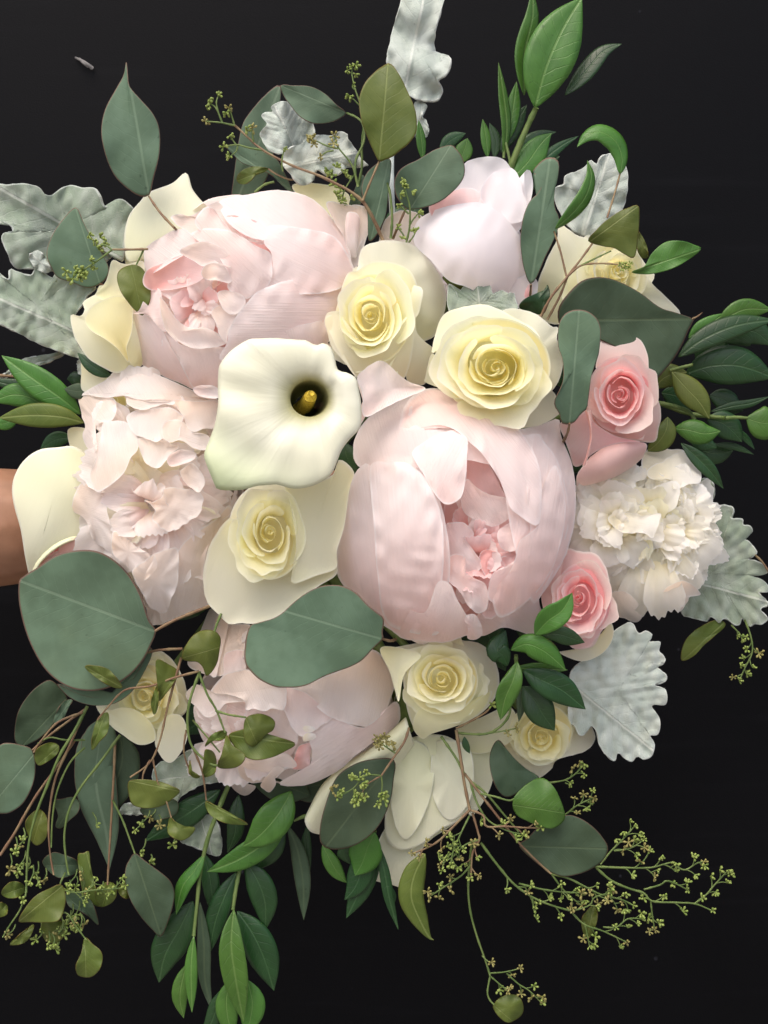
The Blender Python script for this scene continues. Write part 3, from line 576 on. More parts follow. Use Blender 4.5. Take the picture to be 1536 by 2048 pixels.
# deep inside: dark pink hollow and ruffles
PP('P', (920,870,985,900,1030,960,1085,1040,1075,1120,1010,1240,950,1260,890,1180,880,1060,900,960), 'blush_in', zf=ball(980, 1070, 110, 130, 210, 60), seed=2, base=(980, 1100), tip=(940, 900), crinkle=6, cs=35)
IN = [M['blush_in'], M['blush_in'], M['blush']]
ruffles(t, (965, 1105, 244), 54, IN, 34, size=(38, 62), seed=8, axis=(.2, .1, 1), ry=1.4)
PP('D', (745,620,800,640,850,690,960,900,960,940,900,900,820,880,770,830,750,800), 'blush_in', zf=plane(232), seed=3, crinkle=5)
PP('D', (735,810,760,790,800,830,870,870,960,890,985,960,940,1010,880,1030,800,1000,740,960,722,880), 'blush', zf=plane(258, .1, -.1, 975, 1000, bend=14, rb=50), seed=4, lift=6, base=(945, 965), tip=(1000, 1050))
PP('D', (640,1040,680,1010,740,1015,785,1060,780,1085,740,1090,800,1170,830,1240,740,1290,640,1240), 'blush', zf=plane(250, .1, 0, 920, 1100, bend=14, rb=60), seed=4, lift=8, crinkle=4, jag=1)
PP('D', (910,1060,960,1020,1060,990,1065,1040,1030,1090,1020,1140,970,1160,920,1130), 'blush', zf=plane(262, -.1, 0, 1020, 1080, bend=14, rb=40), seed=5, lift=8, jag=.8)
PP('D', (820,1170,860,1150,940,1165,1030,1110,1045,1110,1000,1210,940,1260,860,1290,820,1230), 'blush_in', zf=plane(252, 0, 0, 1000, 1120, bend=10, rb=40), seed=6, lift=10, jag=.8, crinkle=5, cs=16)
PP('D', (615,1240,660,1180,740,1180,740,1260,800,1300,850,1330,860,1430,820,1480,760,1440,720,1370,660,1310), 'blush', zf=plane(258, .1, -.15, 930, 1180, bend=12, rb=50), seed=7, lift=8, jag=1.5, crinkle=4, cs=20)
PP('D', (860,1390,880,1280,940,1240,1000,1200,1060,1080,1120,1000,1130,1100,1060,1250,980,1380,900,1420), 'blush', dz=3, seed=8, jag=.6)
# outer petals wrapping the front
PP('P', (826,902,855,880,880,868,905,860,920,866,935,880,934,915,932,950,926,985,915,1002,890,1008,868,985,848,950,832,925), dz=9, seed=10, base=(850, 1010), tip=(920, 870), lift=3, jag=.5)
PP('P', (850,778,895,780,940,790,1000,825,1040,862,1068,905,1082,950,1083,1000,1080,1040,1070,1052,1040,1032,1020,1015,1010,985,998,958,975,922,958,900,938,884,915,862,880,850,840,855,800,860,810,810), dz=10, seed=11, base=(850, 790), tip=(1040, 1030), lift=4, cen=(960, 850), crinkle=2.5, cs=40, jag=.8)
PP('P', (1083,985,1075,1050,1040,1082,1030,1120,1015,1150,990,1180,985,1205,1000,1235,1040,1215,1085,1170,1115,1110,1130,1040,1128,985,1110,930), dz=8, seed=12, base=(1060, 1230), tip=(1100, 960), cen=(1075, 1100), lift=3, relief=wrinkle(1.2, 8, 1000, 1240))
PP('P', (740,935,775,925,812,926,845,950,868,988,884,1040,887,1110,884,1170,878,1225,876,1268,820,1265,770,1240,755,1150,748,1050), dz=12, seed=13, base=(830, 1275), tip=(800, 930), lift=3, relief=lambda x, y, u, v, s: (wrinkle(1.5, 5.5, 1060, 1262)(x, y, u, v, s)) * (.5 + .5 * np.sin(x / 23 + y / 41)) + 1.2 * np.sin(x / 9 + np.sin(y / 50)) * (1 - s ** 4), crinkle=1.5)
PP('P', (765,1235,800,1215,850,1225,875,1165,900,1168,912,1195,930,1225,952,1252,958,1266,930,1272,890,1285,840,1282,800,1275), dz=20, seed=14, base=(850, 1285), tip=(890, 1170), lift=4, jag=1.2)
PP('D', (760,1560,740,1500,790,1480,830,1550,830,1590,790,1612,755,1600), dz=26, seed=15, wave=3)

# --- upper left peony
t = thing('peony', 'blush pink peony at the upper left, smooth on its right, frilled on its left', 'peony', (490, 590, 30), 'peonies in the bouquet')
B1 = ball(492, 590, 15, 242, 228, 180)
shell(t, (480, 585, 5), 200, (-.35, 0, 1), M['blush'], n=9, seed=5, a1=(5, -15))
PP('b', (700,780,800,790,880,820,910,900,850,1040,820,1060,790,960,740,880), 'palepink', zf=plane(60, -.3, 0, 700, 470), seed=3, lift=8)
PP('b', (800,850,840,830,870,860,860,960,850,1060,800,1010), 'blush', zf=plane(80, -.2, 0, 710, 470), seed=3, lift=-8)
PP('a', (640,200,720,165,830,148,930,128,1040,125,1180,160,1260,215,1330,290,1390,370,1430,450,1450,560,1400,560,1250,480,1050,440,850,420,700,330), dz=2, seed=21, base=(680, 540), tip=(500, 410), cen=(590, 440))
PP('a', (915,430,930,380,935,352,1000,340,1100,350,1200,365,1310,390,1370,430,1420,500,1455,570,1470,640,1400,720,1250,760,1050,760,930,730,960,640,965,550,955,500,920,460), dz=8, seed=22, base=(700, 560), tip=(535, 480), cen=(615, 520), jag=.8, lift=4)
PP('a', (860,760,950,715,1050,680,1180,665,1300,680,1440,650,1465,640,1430,740,1400,810,1375,880,1330,980,1310,1060,1150,1100,900,1150,700,1180,640,1150,690,1060,700,980,760,880), dz=13, seed=23, base=(680, 640), tip=(460, 640), cen=(580, 640), crinkle=3, cs=60, lift=2)
PP('a', (1010,1025,1100,965,1200,940,1290,930,1310,1060,1330,1100,1200,1180,1000,1150), dz=18, seed=24, base=(640, 730), tip=(620, 650), lift=3)
PP('a', (100,870,150,870,205,892,250,930,290,985,340,1080,400,1180,450,1280,490,1350,400,1310,300,1270,170,1200,140,1130,110,1000), dz=8, seed=25, base=(360, 780), tip=(280, 640), cen=(310, 700))
PP('a', (290,985,350,1050,440,1080,540,1085,640,1085,720,1100,760,1150,700,1250,650,1350,600,1330,490,1345,440,1260,380,1150), dz=6, seed=26, base=(420, 780), tip=(400, 690), cen=(400, 720))
PP('a', (340,290,400,270,470,280,600,200,640,200,700,260,830,300,940,330,935,360,900,440,700,420,500,400,400,350), 'palepink', zf=plane(130, .15, .25, 420, 440), seed=27, lift=6, jag=1)
PP('a', (180,500,220,450,290,410,350,375,420,362,470,395,510,440,450,500,350,565,220,640,190,615,180,560), 'blush', zf=plane(145, .3, .2, 340, 490), seed=28, base=(400, 560), tip=(300, 490), lift=6)
PP('a', (200,610,300,570,380,530,450,520,530,560,580,610,520,680,420,720,300,740,200,730,170,680), 'blush_in', zf=plane(140, .2, 0, 340, 550, bend=-20, rb=70), seed=29, lift=8)
PP('a', (110,880,150,860,210,730,280,740,290,830,330,960,290,990,205,895), 'blush', zf=plane(140, .2, 0, 290, 620), seed=30)
PP('a', (540,240,600,230,650,300,700,360,760,440,830,480,860,540,700,480,560,400,490,320), 'blush', zf=plane(170, .1, .3, 430, 460), seed=31, lift=5)
PP('a', (690,275,830,300,900,330,940,360,930,430,900,460,830,430,760,390,710,330), 'blush_in', zf=plane(150), seed=35, crinkle=4)
ruffles(t, (405, 610, 150), 72, [M['blush_in'], M['blush'], M['palepink']], 38, size=(36, 62), seed=18, axis=(-.1, .0, 1), ry=1.1)
PP('a', (520,365,600,360,700,372,780,410,850,455,920,490,960,515,968,580,965,650,940,710,880,760,800,790,740,770,690,720,700,650,640,540,580,480,470,400), 'blush', zf=ball(480, 530, 150, 110, 100, 58), seed=32, base=(430, 460), tip=(540, 560), lift=5, jag=1)
PP('a', (400,490,450,460,520,440,590,445,640,470,700,520,740,600,690,620,640,580,540,590,490,560,410,520), 'palepink', zf=plane(206, .05, -.1, 410, 510, bend=8, rb=50), seed=33, lift=8, jag=1.2)
PP('a', (530,640,540,600,580,575,650,575,720,600,730,660,700,695,640,680,560,672), 'palepink', zf=plane(214, 0, -.1, 430, 545, bend=12, rb=30), seed=34, lift=6)
PP('a', (270,780,300,800,345,870,400,940,470,970,560,970,640,1010,690,1060,600,1090,480,1095,400,1060,330,1010,290,920), 'palepink', zf=ball(420, 610, 110, 130, 130, 85), seed=36, lift=12, lp=3, jag=1, cen=(350, 665))
PP('a', (590,870,640,830,700,830,760,860,790,810,750,920,700,990,680,1060,640,1010,620,940), 'palepink', zf=plane(200, 0, .1, 450, 640, bend=10, rb=40), seed=37, lift=6, jag=1)
PP('a', (630,760,690,740,780,770,800,820,740,890,670,860), 'palepink', zf=plane(205, 0, .1, 460, 610, bend=10, rb=30), seed=38, lift=6, jag=1)
PP('a', (480,1350,500,1330,560,1320,630,1340,640,1400,560,1400,510,1385), 'blush', zf=plane(172), seed=39, lift=8)

# --- left ruffled peony
t = thing('peony', 'very pale ruffled peony at the left, frayed petals, between two calla lilies', 'peony', (310, 990, 10), 'peonies in the bouquet')
B1 = ball(312, 995, 0, 185, 270, 165)
shell(t, (320, 1000, -15), 165, (-.15, 0, 1), M['palepink'], n=9, seed=6, a1=(0, -20), squash=(1, 1.3))
PP('d', (860,1440,1000,1300,1150,1200,1240,1100,1260,1160,1160,1240,1090,1400,1050,1600,1070,1780,1100,1845,1000,1900,840,1960,740,1990,720,1900,800,1800,820,1640), 'palepink', dz=-2, seed=41, base=(420, 1040), tip=(370, 1240), lift=3, cen=(385, 1150), relief=wrinkle(1.6, 8, 1060, 1250))
PP('d', (860,930,960,780,1100,700,1180,850,1250,980,1255,1150,1160,1220,1050,1180,1060,1080,1030,980), 'blush', dz=4, seed=42, cen=(415, 975), base=(370, 1000), tip=(450, 950))
PP('d', (50,1130,80,1010,125,935,200,945,300,1040,340,1240,385,1290,390,1400,370,1470,300,1430,220,1370,180,1290,150,1200), 'palepink', dz=-2, seed=43, jag=2.5, wave=6, cen=(183, 1030))
PP('d', (510,1600,590,1530,680,1470,760,1440,850,1430,860,1560,850,1700,810,1800,780,1890,740,1925,680,1900,640,1870,600,1800,560,1720), 'palepink', dz=10, seed=44, jag=1.5, wave=6, cen=(310, 1165), lift=6)
PP('d', (370,1300,450,1340,520,1400,640,1480,600,1560,520,1600,480,1580,420,1520,370,1480,350,1400), 'palepink', dz=8, seed=45, jag=1.5, wave=5)
PP('d', (590,1780,640,1740,780,1900,760,1990,680,2010,640,2010,620,1900), 'palepink', dz=-16, seed=46, wave=4)
PP('d', (100,285,160,270,260,275,380,300,380,420,330,470,260,480,200,560,240,640,230,690,170,660,140,610,135,560,150,500,130,440,118,380), 'palepink', dz=6, seed=47, jag=2, wave=6, cen=(190, 838))
ruffles(t, (310, 985, 150), 125, [M['palepink'], M['creampeach'], M['palepink'], M['blush'], M['palepink']], 46, size=(50, 84), seed=28, axis=(0, 0, 1), ry=1.6, zfall=.35)
PP('d', (110,270,200,210,300,155,360,100,420,62,500,75,600,65,700,110,820,160,980,235,1080,300,1165,300,1165,420,1000,420,860,380,820,310,700,300,560,300,430,265,340,285,250,280,170,265), 'palepink', dz=14, seed=48, base=(330, 860), tip=(250, 740), cen=(310, 785), lift=6, jag=1, crinkle=3, cs=50)
PP('d', (470,290,560,300,700,310,830,310,820,340,760,330,700,345,640,370,560,375,480,340), 'palepink', dz=22, seed=49, jag=1.5, lift=5)
PP('d', (820,300,950,310,1060,310,1165,320,1165,480,1120,520,1050,520,990,545,930,510,905,440,870,390,840,350), 'palepink', dz=26, seed=50, jag=1, lift=6, base=(380, 800), tip=(400, 860))
PP('d', (465,440,520,390,600,370,700,365,800,360,870,400,900,430,880,500,860,600,790,625,740,600,690,620,600,590,520,555), 'palepink', dz=22, seed=51, jag=.8, lift=5, base=(340, 815), tip=(310, 885))
PP('d', (730,520,760,470,830,455,900,470,960,540,1060,560,1100,600,1070,680,980,670,900,620,850,610,800,625,745,590), 'palepink', dz=30, seed=52, jag=.8, lift=4)
PP('d', (290,480,360,460,450,465,510,520,550,580,550,680,500,740,450,850,380,920,260,1000,210,960,190,870,240,740,270,600), 'palepink', dz=18, seed=53, base=(260, 960), tip=(240, 850), lift=5, jag=.8)
PP('d', (550,600,640,600,760,610,810,640,860,660,800,720,760,770,700,820,640,800,600,760), 'palepink', dz=18, seed=54, lift=8, jag=1, base=(330, 870), tip=(315, 935))
PP('d', (770,770,800,710,880,680,990,700,970,760,890,790,860,800,800,810), 'blush', dz=18, seed=55, lift=8, jag=1.5)
for k, a in enumerate(np.linspace(-.35, 3.6, 13)):
    frill(t, M['blush' if k % 3 else 'creampeach'], (325 + 30 * math.cos(a), 1000 + 36 * math.sin(a), 118 - 3 * (k % 3)), (math.cos(a), math.sin(a)), 92 + 8 * (k % 2), 50, 38 + 9 * (k % 3), curl=.9, rip=.10, rk=2.2, notch=.05, seed=k * 2.7, nu=41, nv=14)
PP('d', (600,1060,650,1080,740,1030,750,980,800,960,900,970,1000,985,1040,1020,1050,1080,1010,1170,900,1260,800,1290,750,1295,700,1250,670,1190,680,1130), 'palepink', zf=plane(172, -.05, .05, 350, 1020, bend=10, rb=60), seed=56, lift=14, jag=3, crinkle=2, cs=20)
PP('d', (600,1670,620,1600,660,1530,680,1480,700,1560,660,1620), 'palepink', dz=30, seed=57)
PP('d', (870,850,900,820,960,780,1040,860,1060,940,1020,1000,940,960,900,920), 'palepink', zf=plane(172, .1, .05, 380, 950), seed=59, lift=8, jag=1.5)
PP('d', (460,770,560,700,640,780,760,870,860,910,760,990,640,1050,560,1130,480,1090,420,1000), 'white', zf=plane(118, .1, 0, 300, 960, bend=-16, rb=70), seed=58, crinkle=6, cs=24)

# --- bottom peony
t = thing('peony', 'pale pink peony at the bottom left, crossed by thin twigs below the blue-green leaf', 'peony', (590, 1420, 0), 'peonies in the bouquet')
B1 = ball(585, 1415, -25, 225, 175, 155)
shell(t, (590, 1400, -20), 165, (-.1, .25, 1), M['palepink'], n=9, seed=7, a1=(0, -20), squash=(1.2, 1))
PP('e', (250,1200,310,1190,390,1245,440,1290,505,1310,480,1350,430,1372,380,1350,340,1310,300,1250), 'palepink', dz=-30, seed=61)
PP('e', (500,240,620,150,760,120,900,200,1100,330,1290,400,1380,500,1200,600,900,650,700,660,540,560,440,450), 'palepink', dz=0, seed=60)
PP('e', (200,130,250,150,330,220,470,235,440,330,430,440,380,480,290,570,160,560,50,500,90,380,140,260), 'palepink', dz=2, seed=62, base=(440, 1300), tip=(400, 1260), crinkle=4)
PP('e', (250,170,320,210,300,330,260,500,240,580,200,560,190,450,220,300), 'palepink', dz=12, seed=63, lift=4)
PP('e', (100,760,250,730,440,740,690,790,780,960,780,1030,720,1130,600,1150,400,1130,200,1060,110,900), 'blush', dz=-10, seed=64, crinkle=6, cs=30)
ruffles(t, (510, 1455, 98), 90, [M['blush'], M['palepink'], M['palepink']], 34, size=(36, 66), seed=38, axis=(0, .1, 1), ry=.75)
PP('e', (40,700,60,660,110,630,180,660,240,690,330,700,440,740,380,750,300,760,240,830,170,850,110,780,60,740), 'palepink', dz=14, seed=65, jag=1, lift=6, base=(420, 1340), tip=(410, 1430))
PP('e', (210,680,290,570,360,545,440,530,520,570,600,630,700,650,710,720,690,800,620,790,560,810,500,795,440,800,430,740,330,700), 'palepink', dz=20, seed=66, jag=1, lift=6, base=(500, 1330), tip=(540, 1420))
PP('e', (300,430,420,400,440,500,420,560,340,580,300,640,240,650,290,560), 'blush', dz=12, seed=67)
PP('e', (690,655,740,650,830,680,900,730,960,790,1030,840,940,910,860,960,800,975,750,920,720,850,690,790,680,720), 'blush', dz=16, seed=68, lift=4, base=(620, 1390), tip=(610, 1470))
PP('e', (860,970,820,950,900,880,990,830,1080,860,1140,900,1240,915,1330,850,1440,740,1470,860,1400,960,1300,1010,1180,1100,1080,1190,980,1250,850,1300,720,1310,660,1290,760,1230,860,1180,880,1080,865,1010), 'blush', dz=16, seed=69, cen=(690, 1490), base=(780, 1440), tip=(600, 1560), crinkle=2.5)
PP('e', (380,1190,410,1140,480,1105,600,1120,700,1090,760,1130,780,1180,700,1200,640,1260,560,1280,480,1290,430,1270,395,1240), 'palepink', dz=16, seed=70, lift=6, jag=1)
PP('e', (540,1300,560,1330,600,1350,640,1300,640,1230,700,1200,640,1180,580,1240), 'palepink', dz=24, seed=71, lift=4)
PP('e', (770,1100,800,1040,880,1020,870,1100,860,1180,800,1200,750,1190), 'blush_in', dz=6, seed=72, crinkle=5, cs=14)
PP('e', (740,650,860,620,960,580,1060,540,1180,470,1290,400,1380,470,1440,560,1435,640,1400,740,1370,810,1300,880,1245,910,1180,905,1090,880,980,835,860,735), 'palepink', dz=22, rs=40, ruf=6, seed=73, base=(760, 1310), tip=(730, 1455), crinkle=2.5, cs=50, cen=(710, 1390), jag=.5)
PP('e', (820,920,840,905,880,910,900,930,870,950,835,945), 'white', dz=34, seed=74); PP('e', (820,980,850,955,900,960,905,990,860,1005,825,1010), 'white', dz=34, seed=75)

# --- upper right peony (closed)
t = thing('peony', 'closed white-pink peony bud at the upper right, plump and smooth', 'peony', (935, 490, 0), 'peonies in the bouquet')
B1 = ball(938, 505, -25, 128, 125, 165)
shell(t, (935, 500, -25), 112, (-.1, -.35, 1), M['whitepink'], n=8, seed=8, a1=(-10, -40))
PP('B', (0,760,60,760,90,800,60,880,20,990,-10,960,-20,860), 'palepink', zf=plane(60), seed=3)
PP('P', (770,440,810,420,850,440,840,500,800,520,760,500), 'palepink', zf=plane(50), seed=4)
PP('B', (415,610,450,585,520,575,570,590,600,640,620,720,650,770,640,640,665,630,672,700,650,780,620,850,560,860,440,760,370,720), 'whitepink', zf=plane(20, -.1, .3, 970, 380), seed=81, cen=(1000, 400), lift=10, base=(980, 480), tip=(980, 320), jag=.4)
PP('B', (480,700,520,640,600,620,640,720,650,800,560,820,500,760), 'whitepink', zf=plane(45, -.2, .3, 1000, 400), seed=82, lift=6)
PP('B', (290,760,340,720,420,690,480,710,460,760,380,790,310,800), 'blush_in', zf=plane(62, 0, .6, 900, 400), seed=83, crinkle=4, jag=1)
PP('B', (275,790,340,762,410,748,480,745,560,790,640,900,650,1000,640,1060,600,1130,520,1110,440,1060,360,1030,300,960,240,900,235,830), 'whitepink', dz=20, seed=84, base=(980, 600), tip=(900, 420), cen=(940, 500), jag=.5)
PP('B', (585,1050,620,1020,660,1010,690,1040,680,1100,640,1140,600,1110), 'whitepink', zf=plane(62), seed=86); PP('B', (640,1085,655,1045,670,1050,668,1080,650,1100), 'pinkrose', zf=plane(72), seed=87)

# --- white peony at the right
t = thing('peony', 'ragged creamy white peony at the right edge in front of the felted grey leaf', 'peony', (1290, 1080, -30), 'peonies in the bouquet')
B1 = ball(1285, 1075, -60, 165, 175, 140)
shell(t, (1285, 1070, -60), 135, (.15, 0, 1), M['white'], n=9, seed=9, a1=(0, -25))
PP('f', (620,200,720,170,830,175,920,185,980,240,1060,330,1030,360,1040,420,960,430,860,450,760,420,640,390,600,280), 'white', dz=-2, seed=91, jag=2, wave=5)
PP('f', (820,450,920,420,1030,420,1090,390,1130,430,1135,520,1110,620,1000,640,880,560), 'white', dz=-8, seed=92, jag=2, wave=6)
ruffles(t, (1350, 1060, 40), 62, [M['white']], 56, size=(32, 52), seed=48, axis=(.2, 0, 1), ry=1.5, zfall=.3)
ruffles(t, (1225, 1050, 84), 60, [M['white']], 40, size=(40, 64), seed=49, axis=(-.1, 0, 1), ry=1.2, zfall=.3)
PP('f', (640,350,680,300,760,270,900,190,1000,260,1040,330,1030,420,940,440,840,470,820,400,740,400,660,400), 'white', dz=8, seed=94, lift=8, jag=2, cen=(1345, 945))
PP('f', (120,460,200,430,300,390,420,370,540,330,620,300,640,390,560,420,560,460,500,480,440,520,380,550,330,520,290,510,250,545,200,600,180,680,165,730,140,690,125,600), 'white', dz=10, seed=95, cen=(1185, 975), base=(1200, 960), tip=(1260, 990), lift=4, jag=1.2)
PP('f', (350,690,420,640,520,650,620,670,740,650,735,720,700,800,680,835,620,800,500,800,420,770), 'white', dz=20, seed=97, lift=5, jag=2)
PP('f', (150,740,180,690,260,640,330,620,340,680,290,760,290,860,230,940,190,900,155,830), 'white', dz=14, seed=98, lift=4, jag=1)
ruffles(t, (1295, 1045, 66), 46, [M['white'], M['creampeach']], 26, size=(38, 58), seed=53, axis=(0, 0, 1), ry=1.5, zfall=.3)
for k, (bx, by, a, L) in enumerate(((1250,1110,2.0,110),(1285,1120,1.75,112),(1320,1120,1.45,115),(1345,1105,1.1,95),(1300,1100,1.9,70),(1270,1095,1.6,66),(1340,1090,1.3,74),(1240,1090,2.3,70),(1375,1080,.7,70))):
    frill(t, M['white'], (bx, by, 22 + 6 * (k % 4)), (math.cos(a), math.sin(a)), L, 36 + 5 * (k % 3), 22 + 7 * (k % 3), curl=.8, rip=.07, rk=1.8, notch=.06, seed=k * 3.1, nu=33)
PP('f', (370,1240,480,1230,580,1320,560,1370,610,1420,560,1460,500,1440,400,1400,380,1320), 'palepink', dz=0, seed=103, jag=1.5, lift=5)
PP('f', (860,1160,920,1150,980,1180,1040,1250,960,1270,940,1310,880,1380,820,1330,760,1300,760,1230), 'palepink', dz=12, seed=104, jag=1.5, lift=5)

# ------------------------------------------------------------------ calla lilies
def calla(label, C, out, throat, tr, zc, mat_edge, deep=150, roll=46, crest=.45, seed=1, group=None, zt=None, spad=True, relief=None):
    t = thing('calla_lily', label, 'calla lily', C, 'calla lilies in the bouquet')
    n = 110; O = catmull(out, n, True); c = np.array(throat, float)
    ang = np.arctan2(O[:, 1] - c[1], O[:, 0] - c[0])
    T = c + np.column_stack([np.cos(ang) * tr[0], np.sin(ang) * tr[1]])
    rows = []
    for q in (0.02, .25, .5, .7, .85, .95):                     # the dark tube going down
        d = (1 - q)
        rows.append((c + (T - c) * (.45 + .55 * q ** .5) + np.array([-10, 14]) * d, zc - 20 - deep * d ** 1.0, 0.0 + .16 * q))
    for q in np.linspace(0, 1, 18):
        XY = T + (O - T) * q
        z = zc - 20 * (1 - q) ** 4.5 + 10 * math.sin(q * 2.2) - roll * np.clip((q - crest) / (1 - crest), 0, 1) ** 2.6
        rows.append((XY, z, .18 + .82 * q))
    P = []; E = []; U = []
    for XY, z, e in rows:
        z = np.full(n, z) if np.isscalar(z) or np.ndim(z) == 0 else z
        if zt is not None: z = z + zt(XY[:, 0], XY[:, 1])
        if relief: z = z + relief(XY[:, 0], XY[:, 1]) * np.clip((e - .2) * 2.5, 0, 1)
        P.append(np.column_stack([XY, z])); E.append(np.full(n, e)); U.append(np.column_stack([np.full(n, e), np.linspace(0, 1, n)]))
    F = []
    for r in range(len(rows) - 1):
        for k in range(n): F.append((r * n + k, r * n + (k + 1) % n, (r + 1) * n + (k + 1) % n, (r + 1) * n + k))
    mobj('spathe', np.concatenate(P), F, mat_edge, t, np.concatenate(U), np.concatenate(E), thick=.8)
    if spad:
        pts = [(c[0] - 18, c[1] + 22, zc - 100), (c[0] - 6, c[1] + 10, zc - 70), (c[0] + 2, c[1] - 4, zc - 28)]
        tube('spadix', pts, 17, 13, M['spadix'], t, n=14, ns=12)
        tube('spadix_tip', [pts[-1], (c[0] + 3, c[1] - 8, zc - 19), (c[0] + 4, c[1] - 11, zc - 13)], 12.8, 6, M['spadix'], t, n=7, ns=12)
    tube('stem', [(c[0] - 5, c[1] + 8, zc - deep * .8), (c[0] - 8, c[1] + 60, zc - deep - 90), BIND + [10, -10, 5]], 18, 15, M['stem_g'], t)
    return t
def calla_mat():
    m, nt = mat_new('calla_open'); nb = NB(nt); tc, uv, sx, at, oi = common(nb)
    so = nb.n('ShaderNodeTexNoise'); so.inputs['Scale'].default_value = 30; nb.put(so.inputs[0], tc.outputs['Object'])
    spx = nb.n('ShaderNodeSeparateXYZ'); nb.put(spx.inputs[0], tc.outputs['Object'])
    wv = nb.n('ShaderNodeTexNoise'); wv.inputs['Scale'].default_value = 1.5
    mp = nb.n('ShaderNodeMapping'); mp.inputs['Scale'].default_value = (1, 34, 1); nb.put(mp.inputs[0], uv.outputs[0]); nb.put(wv.inputs[0], mp.outputs[0])
    c = nb.mix(nb.step(so.outputs[0], .3, .7), (.76, .76, .58), (.81, .81, .66))
    green = nb.m('ADD', nb.m('MULTIPLY', spx.outputs[0], -11), nb.m('MULTIPLY', spx.outputs[2], -16))
    c = nb.mix(nb.m('MULTIPLY', nb.step(green, .3, 1.4), .75), c, (.50, .63, .30))
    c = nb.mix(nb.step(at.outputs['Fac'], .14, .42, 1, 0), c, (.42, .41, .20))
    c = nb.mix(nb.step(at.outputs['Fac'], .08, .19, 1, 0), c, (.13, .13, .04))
    finish(nb, c, .45, .2, nb.m('ADD', nb.m('MULTIPLY', wv.outputs[0], .5), so.outputs[0]), spec=.35, bdist=.0008)
    return m
M['calla_open'] = calla_mat()
CO = fp('H', 350,180,430,172,520,170,640,180,700,183,735,205,770,212,800,200,845,222,870,280,890,360,950,380,1000,410,1010,450,1030,560,1032,680,1010,730,960,780,915,840,890,900,850,990,780,1040,700,1070,620,1075,560,1060,520,1050,460,1055,400,1060,320,1082,230,1086,166,1078,150,1052,128,1000,100,930,85,870,110,800,150,690,170,560,168,470,170,400,178,335,215,280,260,235)
pleat = lambda x, y: 1.0 * np.sin(np.arctan2(y - 800, x - 619) * 13) * np.clip((np.hypot(x - 619, y - 797) - 60) / 90, 0, 1) + 4.5 * np.sin(((x - 430) * .42 - (y - 960) * .85 + 12 * np.sin(x / 60)) / 17.0) * np.clip((640 - x) / 130, 0, 1) * np.clip((y - 720) / 60, 0, 1)
calla('open white calla lily facing front with dark throat and yellow spadix, in the centre', (600, 820, 280), CO, (619, 797), (39, 37), 318, M['calla_open'], roll=5, crest=.8, deep=95,
      zt=lambda x, y: -0.00045 * (x - 619) ** 2 - .0003 * (y - 797) ** 2, relief=lambda x, y: pleat(x, y) + 9 / (1 + np.exp(-(((x - 668) * .87 + (y - 778) * .5) / 3.0))) * np.clip((x - 640) / 20, 0, 1))
def calla2(label, C, parts, group=None):
    t = thing('calla_lily', label, 'calla lily', C, 'calla lilies in the bouquet')
    for fr_, pts, zf, kw in parts: patch('spathe', fp(fr_, *pts), zf, M['calla'], t, thick=3, **kw)
    tube('stem', [C, (C[0] * .5 + 290, C[1] * .5 + 520, C[2] - 150), BIND + [0, 12, 5]], 16, 15, M['stem_g'], t)
    return t
calla2('white calla lily standing behind the upper left peony, only its pointed back showing', (330, 470, -40), [
    ('A', (500,800,500,730,520,660,560,610,600,570,690,535,745,493,770,560,820,620,860,650,820,720,700,760,600,820,520,850), ball(345, 500, -40, 130, 150, 60), dict(cen=(325, 450), lift=-8, seed=2, base=(320, 540), tip=(373, 347))),
    ('P', (250,520,256,470,290,440,330,480,320,540,270,560), plane(-38, 0, 0, 290, 500, bend=10, rb=60), dict(seed=3))])
calla2('white calla lily at the left edge above a big round leaf, its lip rolled over', (110, 1010, 10), [
    ('C', (50,560,62,500,100,440,160,400,240,390,285,385,320,400,360,440,370,560,365,680,350,745,280,755,210,790,150,850,125,910,105,840,85,720,60,630), ball(110, 1000, -10, 110, 150, 75), dict(cen=(110, 990), seed=2, base=(150, 930), tip=(70, 1130), crinkle=3, cs=60))])
loft('spathe_lip', [np.column_stack([fp('C', 350,742,280,750,210,785,150,845,122,905), [52, 58, 56, 44, 26]]), np.column_stack([fp('C', 358,750,285,762,218,797,160,852,134,912), [56, 66, 66, 54, 34]]), np.column_stack([fp('C', 355,753,284,764,216,798,157,852,131,910), [40, 46, 46, 38, 22]])],
     M['calla'], bpy.data.objects['calla_lily.002'], thick=2)
t4 = calla2('white calla lily hanging below the small cream rose, partly behind a dark leaf', (860, 1600, -20), [
    ('P', (770,1640,780,1560,800,1490,850,1470,900,1475,935,1510,945,1570,930,1630,880,1660,840,1690,800,1700,775,1680), ball(860, 1580, -30, 150, 190, 60), dict(seed=5, base=(860, 1470), tip=(840, 1700))),
    ('P', (765,1665,790,1640,850,1600,900,1560,930,1590,915,1640,860,1680,835,1715,815,1772,780,1768,742,1755,745,1720), ball(830, 1670, -40, 150, 150, 30), dict(seed=6, cen=(820, 1690), base=(880, 1580), tip=(780, 1770))),
    ('P', (868,1490,905,1480,940,1500,948,1560,935,1610,905,1640,880,1625,862,1570), ball(905, 1560, 0, 60, 100, 38), dict(seed=6, base=(900, 1480), tip=(900, 1640), lift=8, wave=4)),
    ('P', (788,1500,812,1478,850,1490,868,1530,862,1590,838,1650,812,1680,790,1650,780,1580), ball(822, 1580, 0, 62, 120, 42), dict(seed=9, base=(820, 1480), tip=(815, 1680), lift=6, wave=4)),
    ('P', (940,1500,965,1480,992,1480,985,1560,962,1610,938,1630,940,1560), plane(0, -.3, 0, 940, 1550), dict(seed=6))])
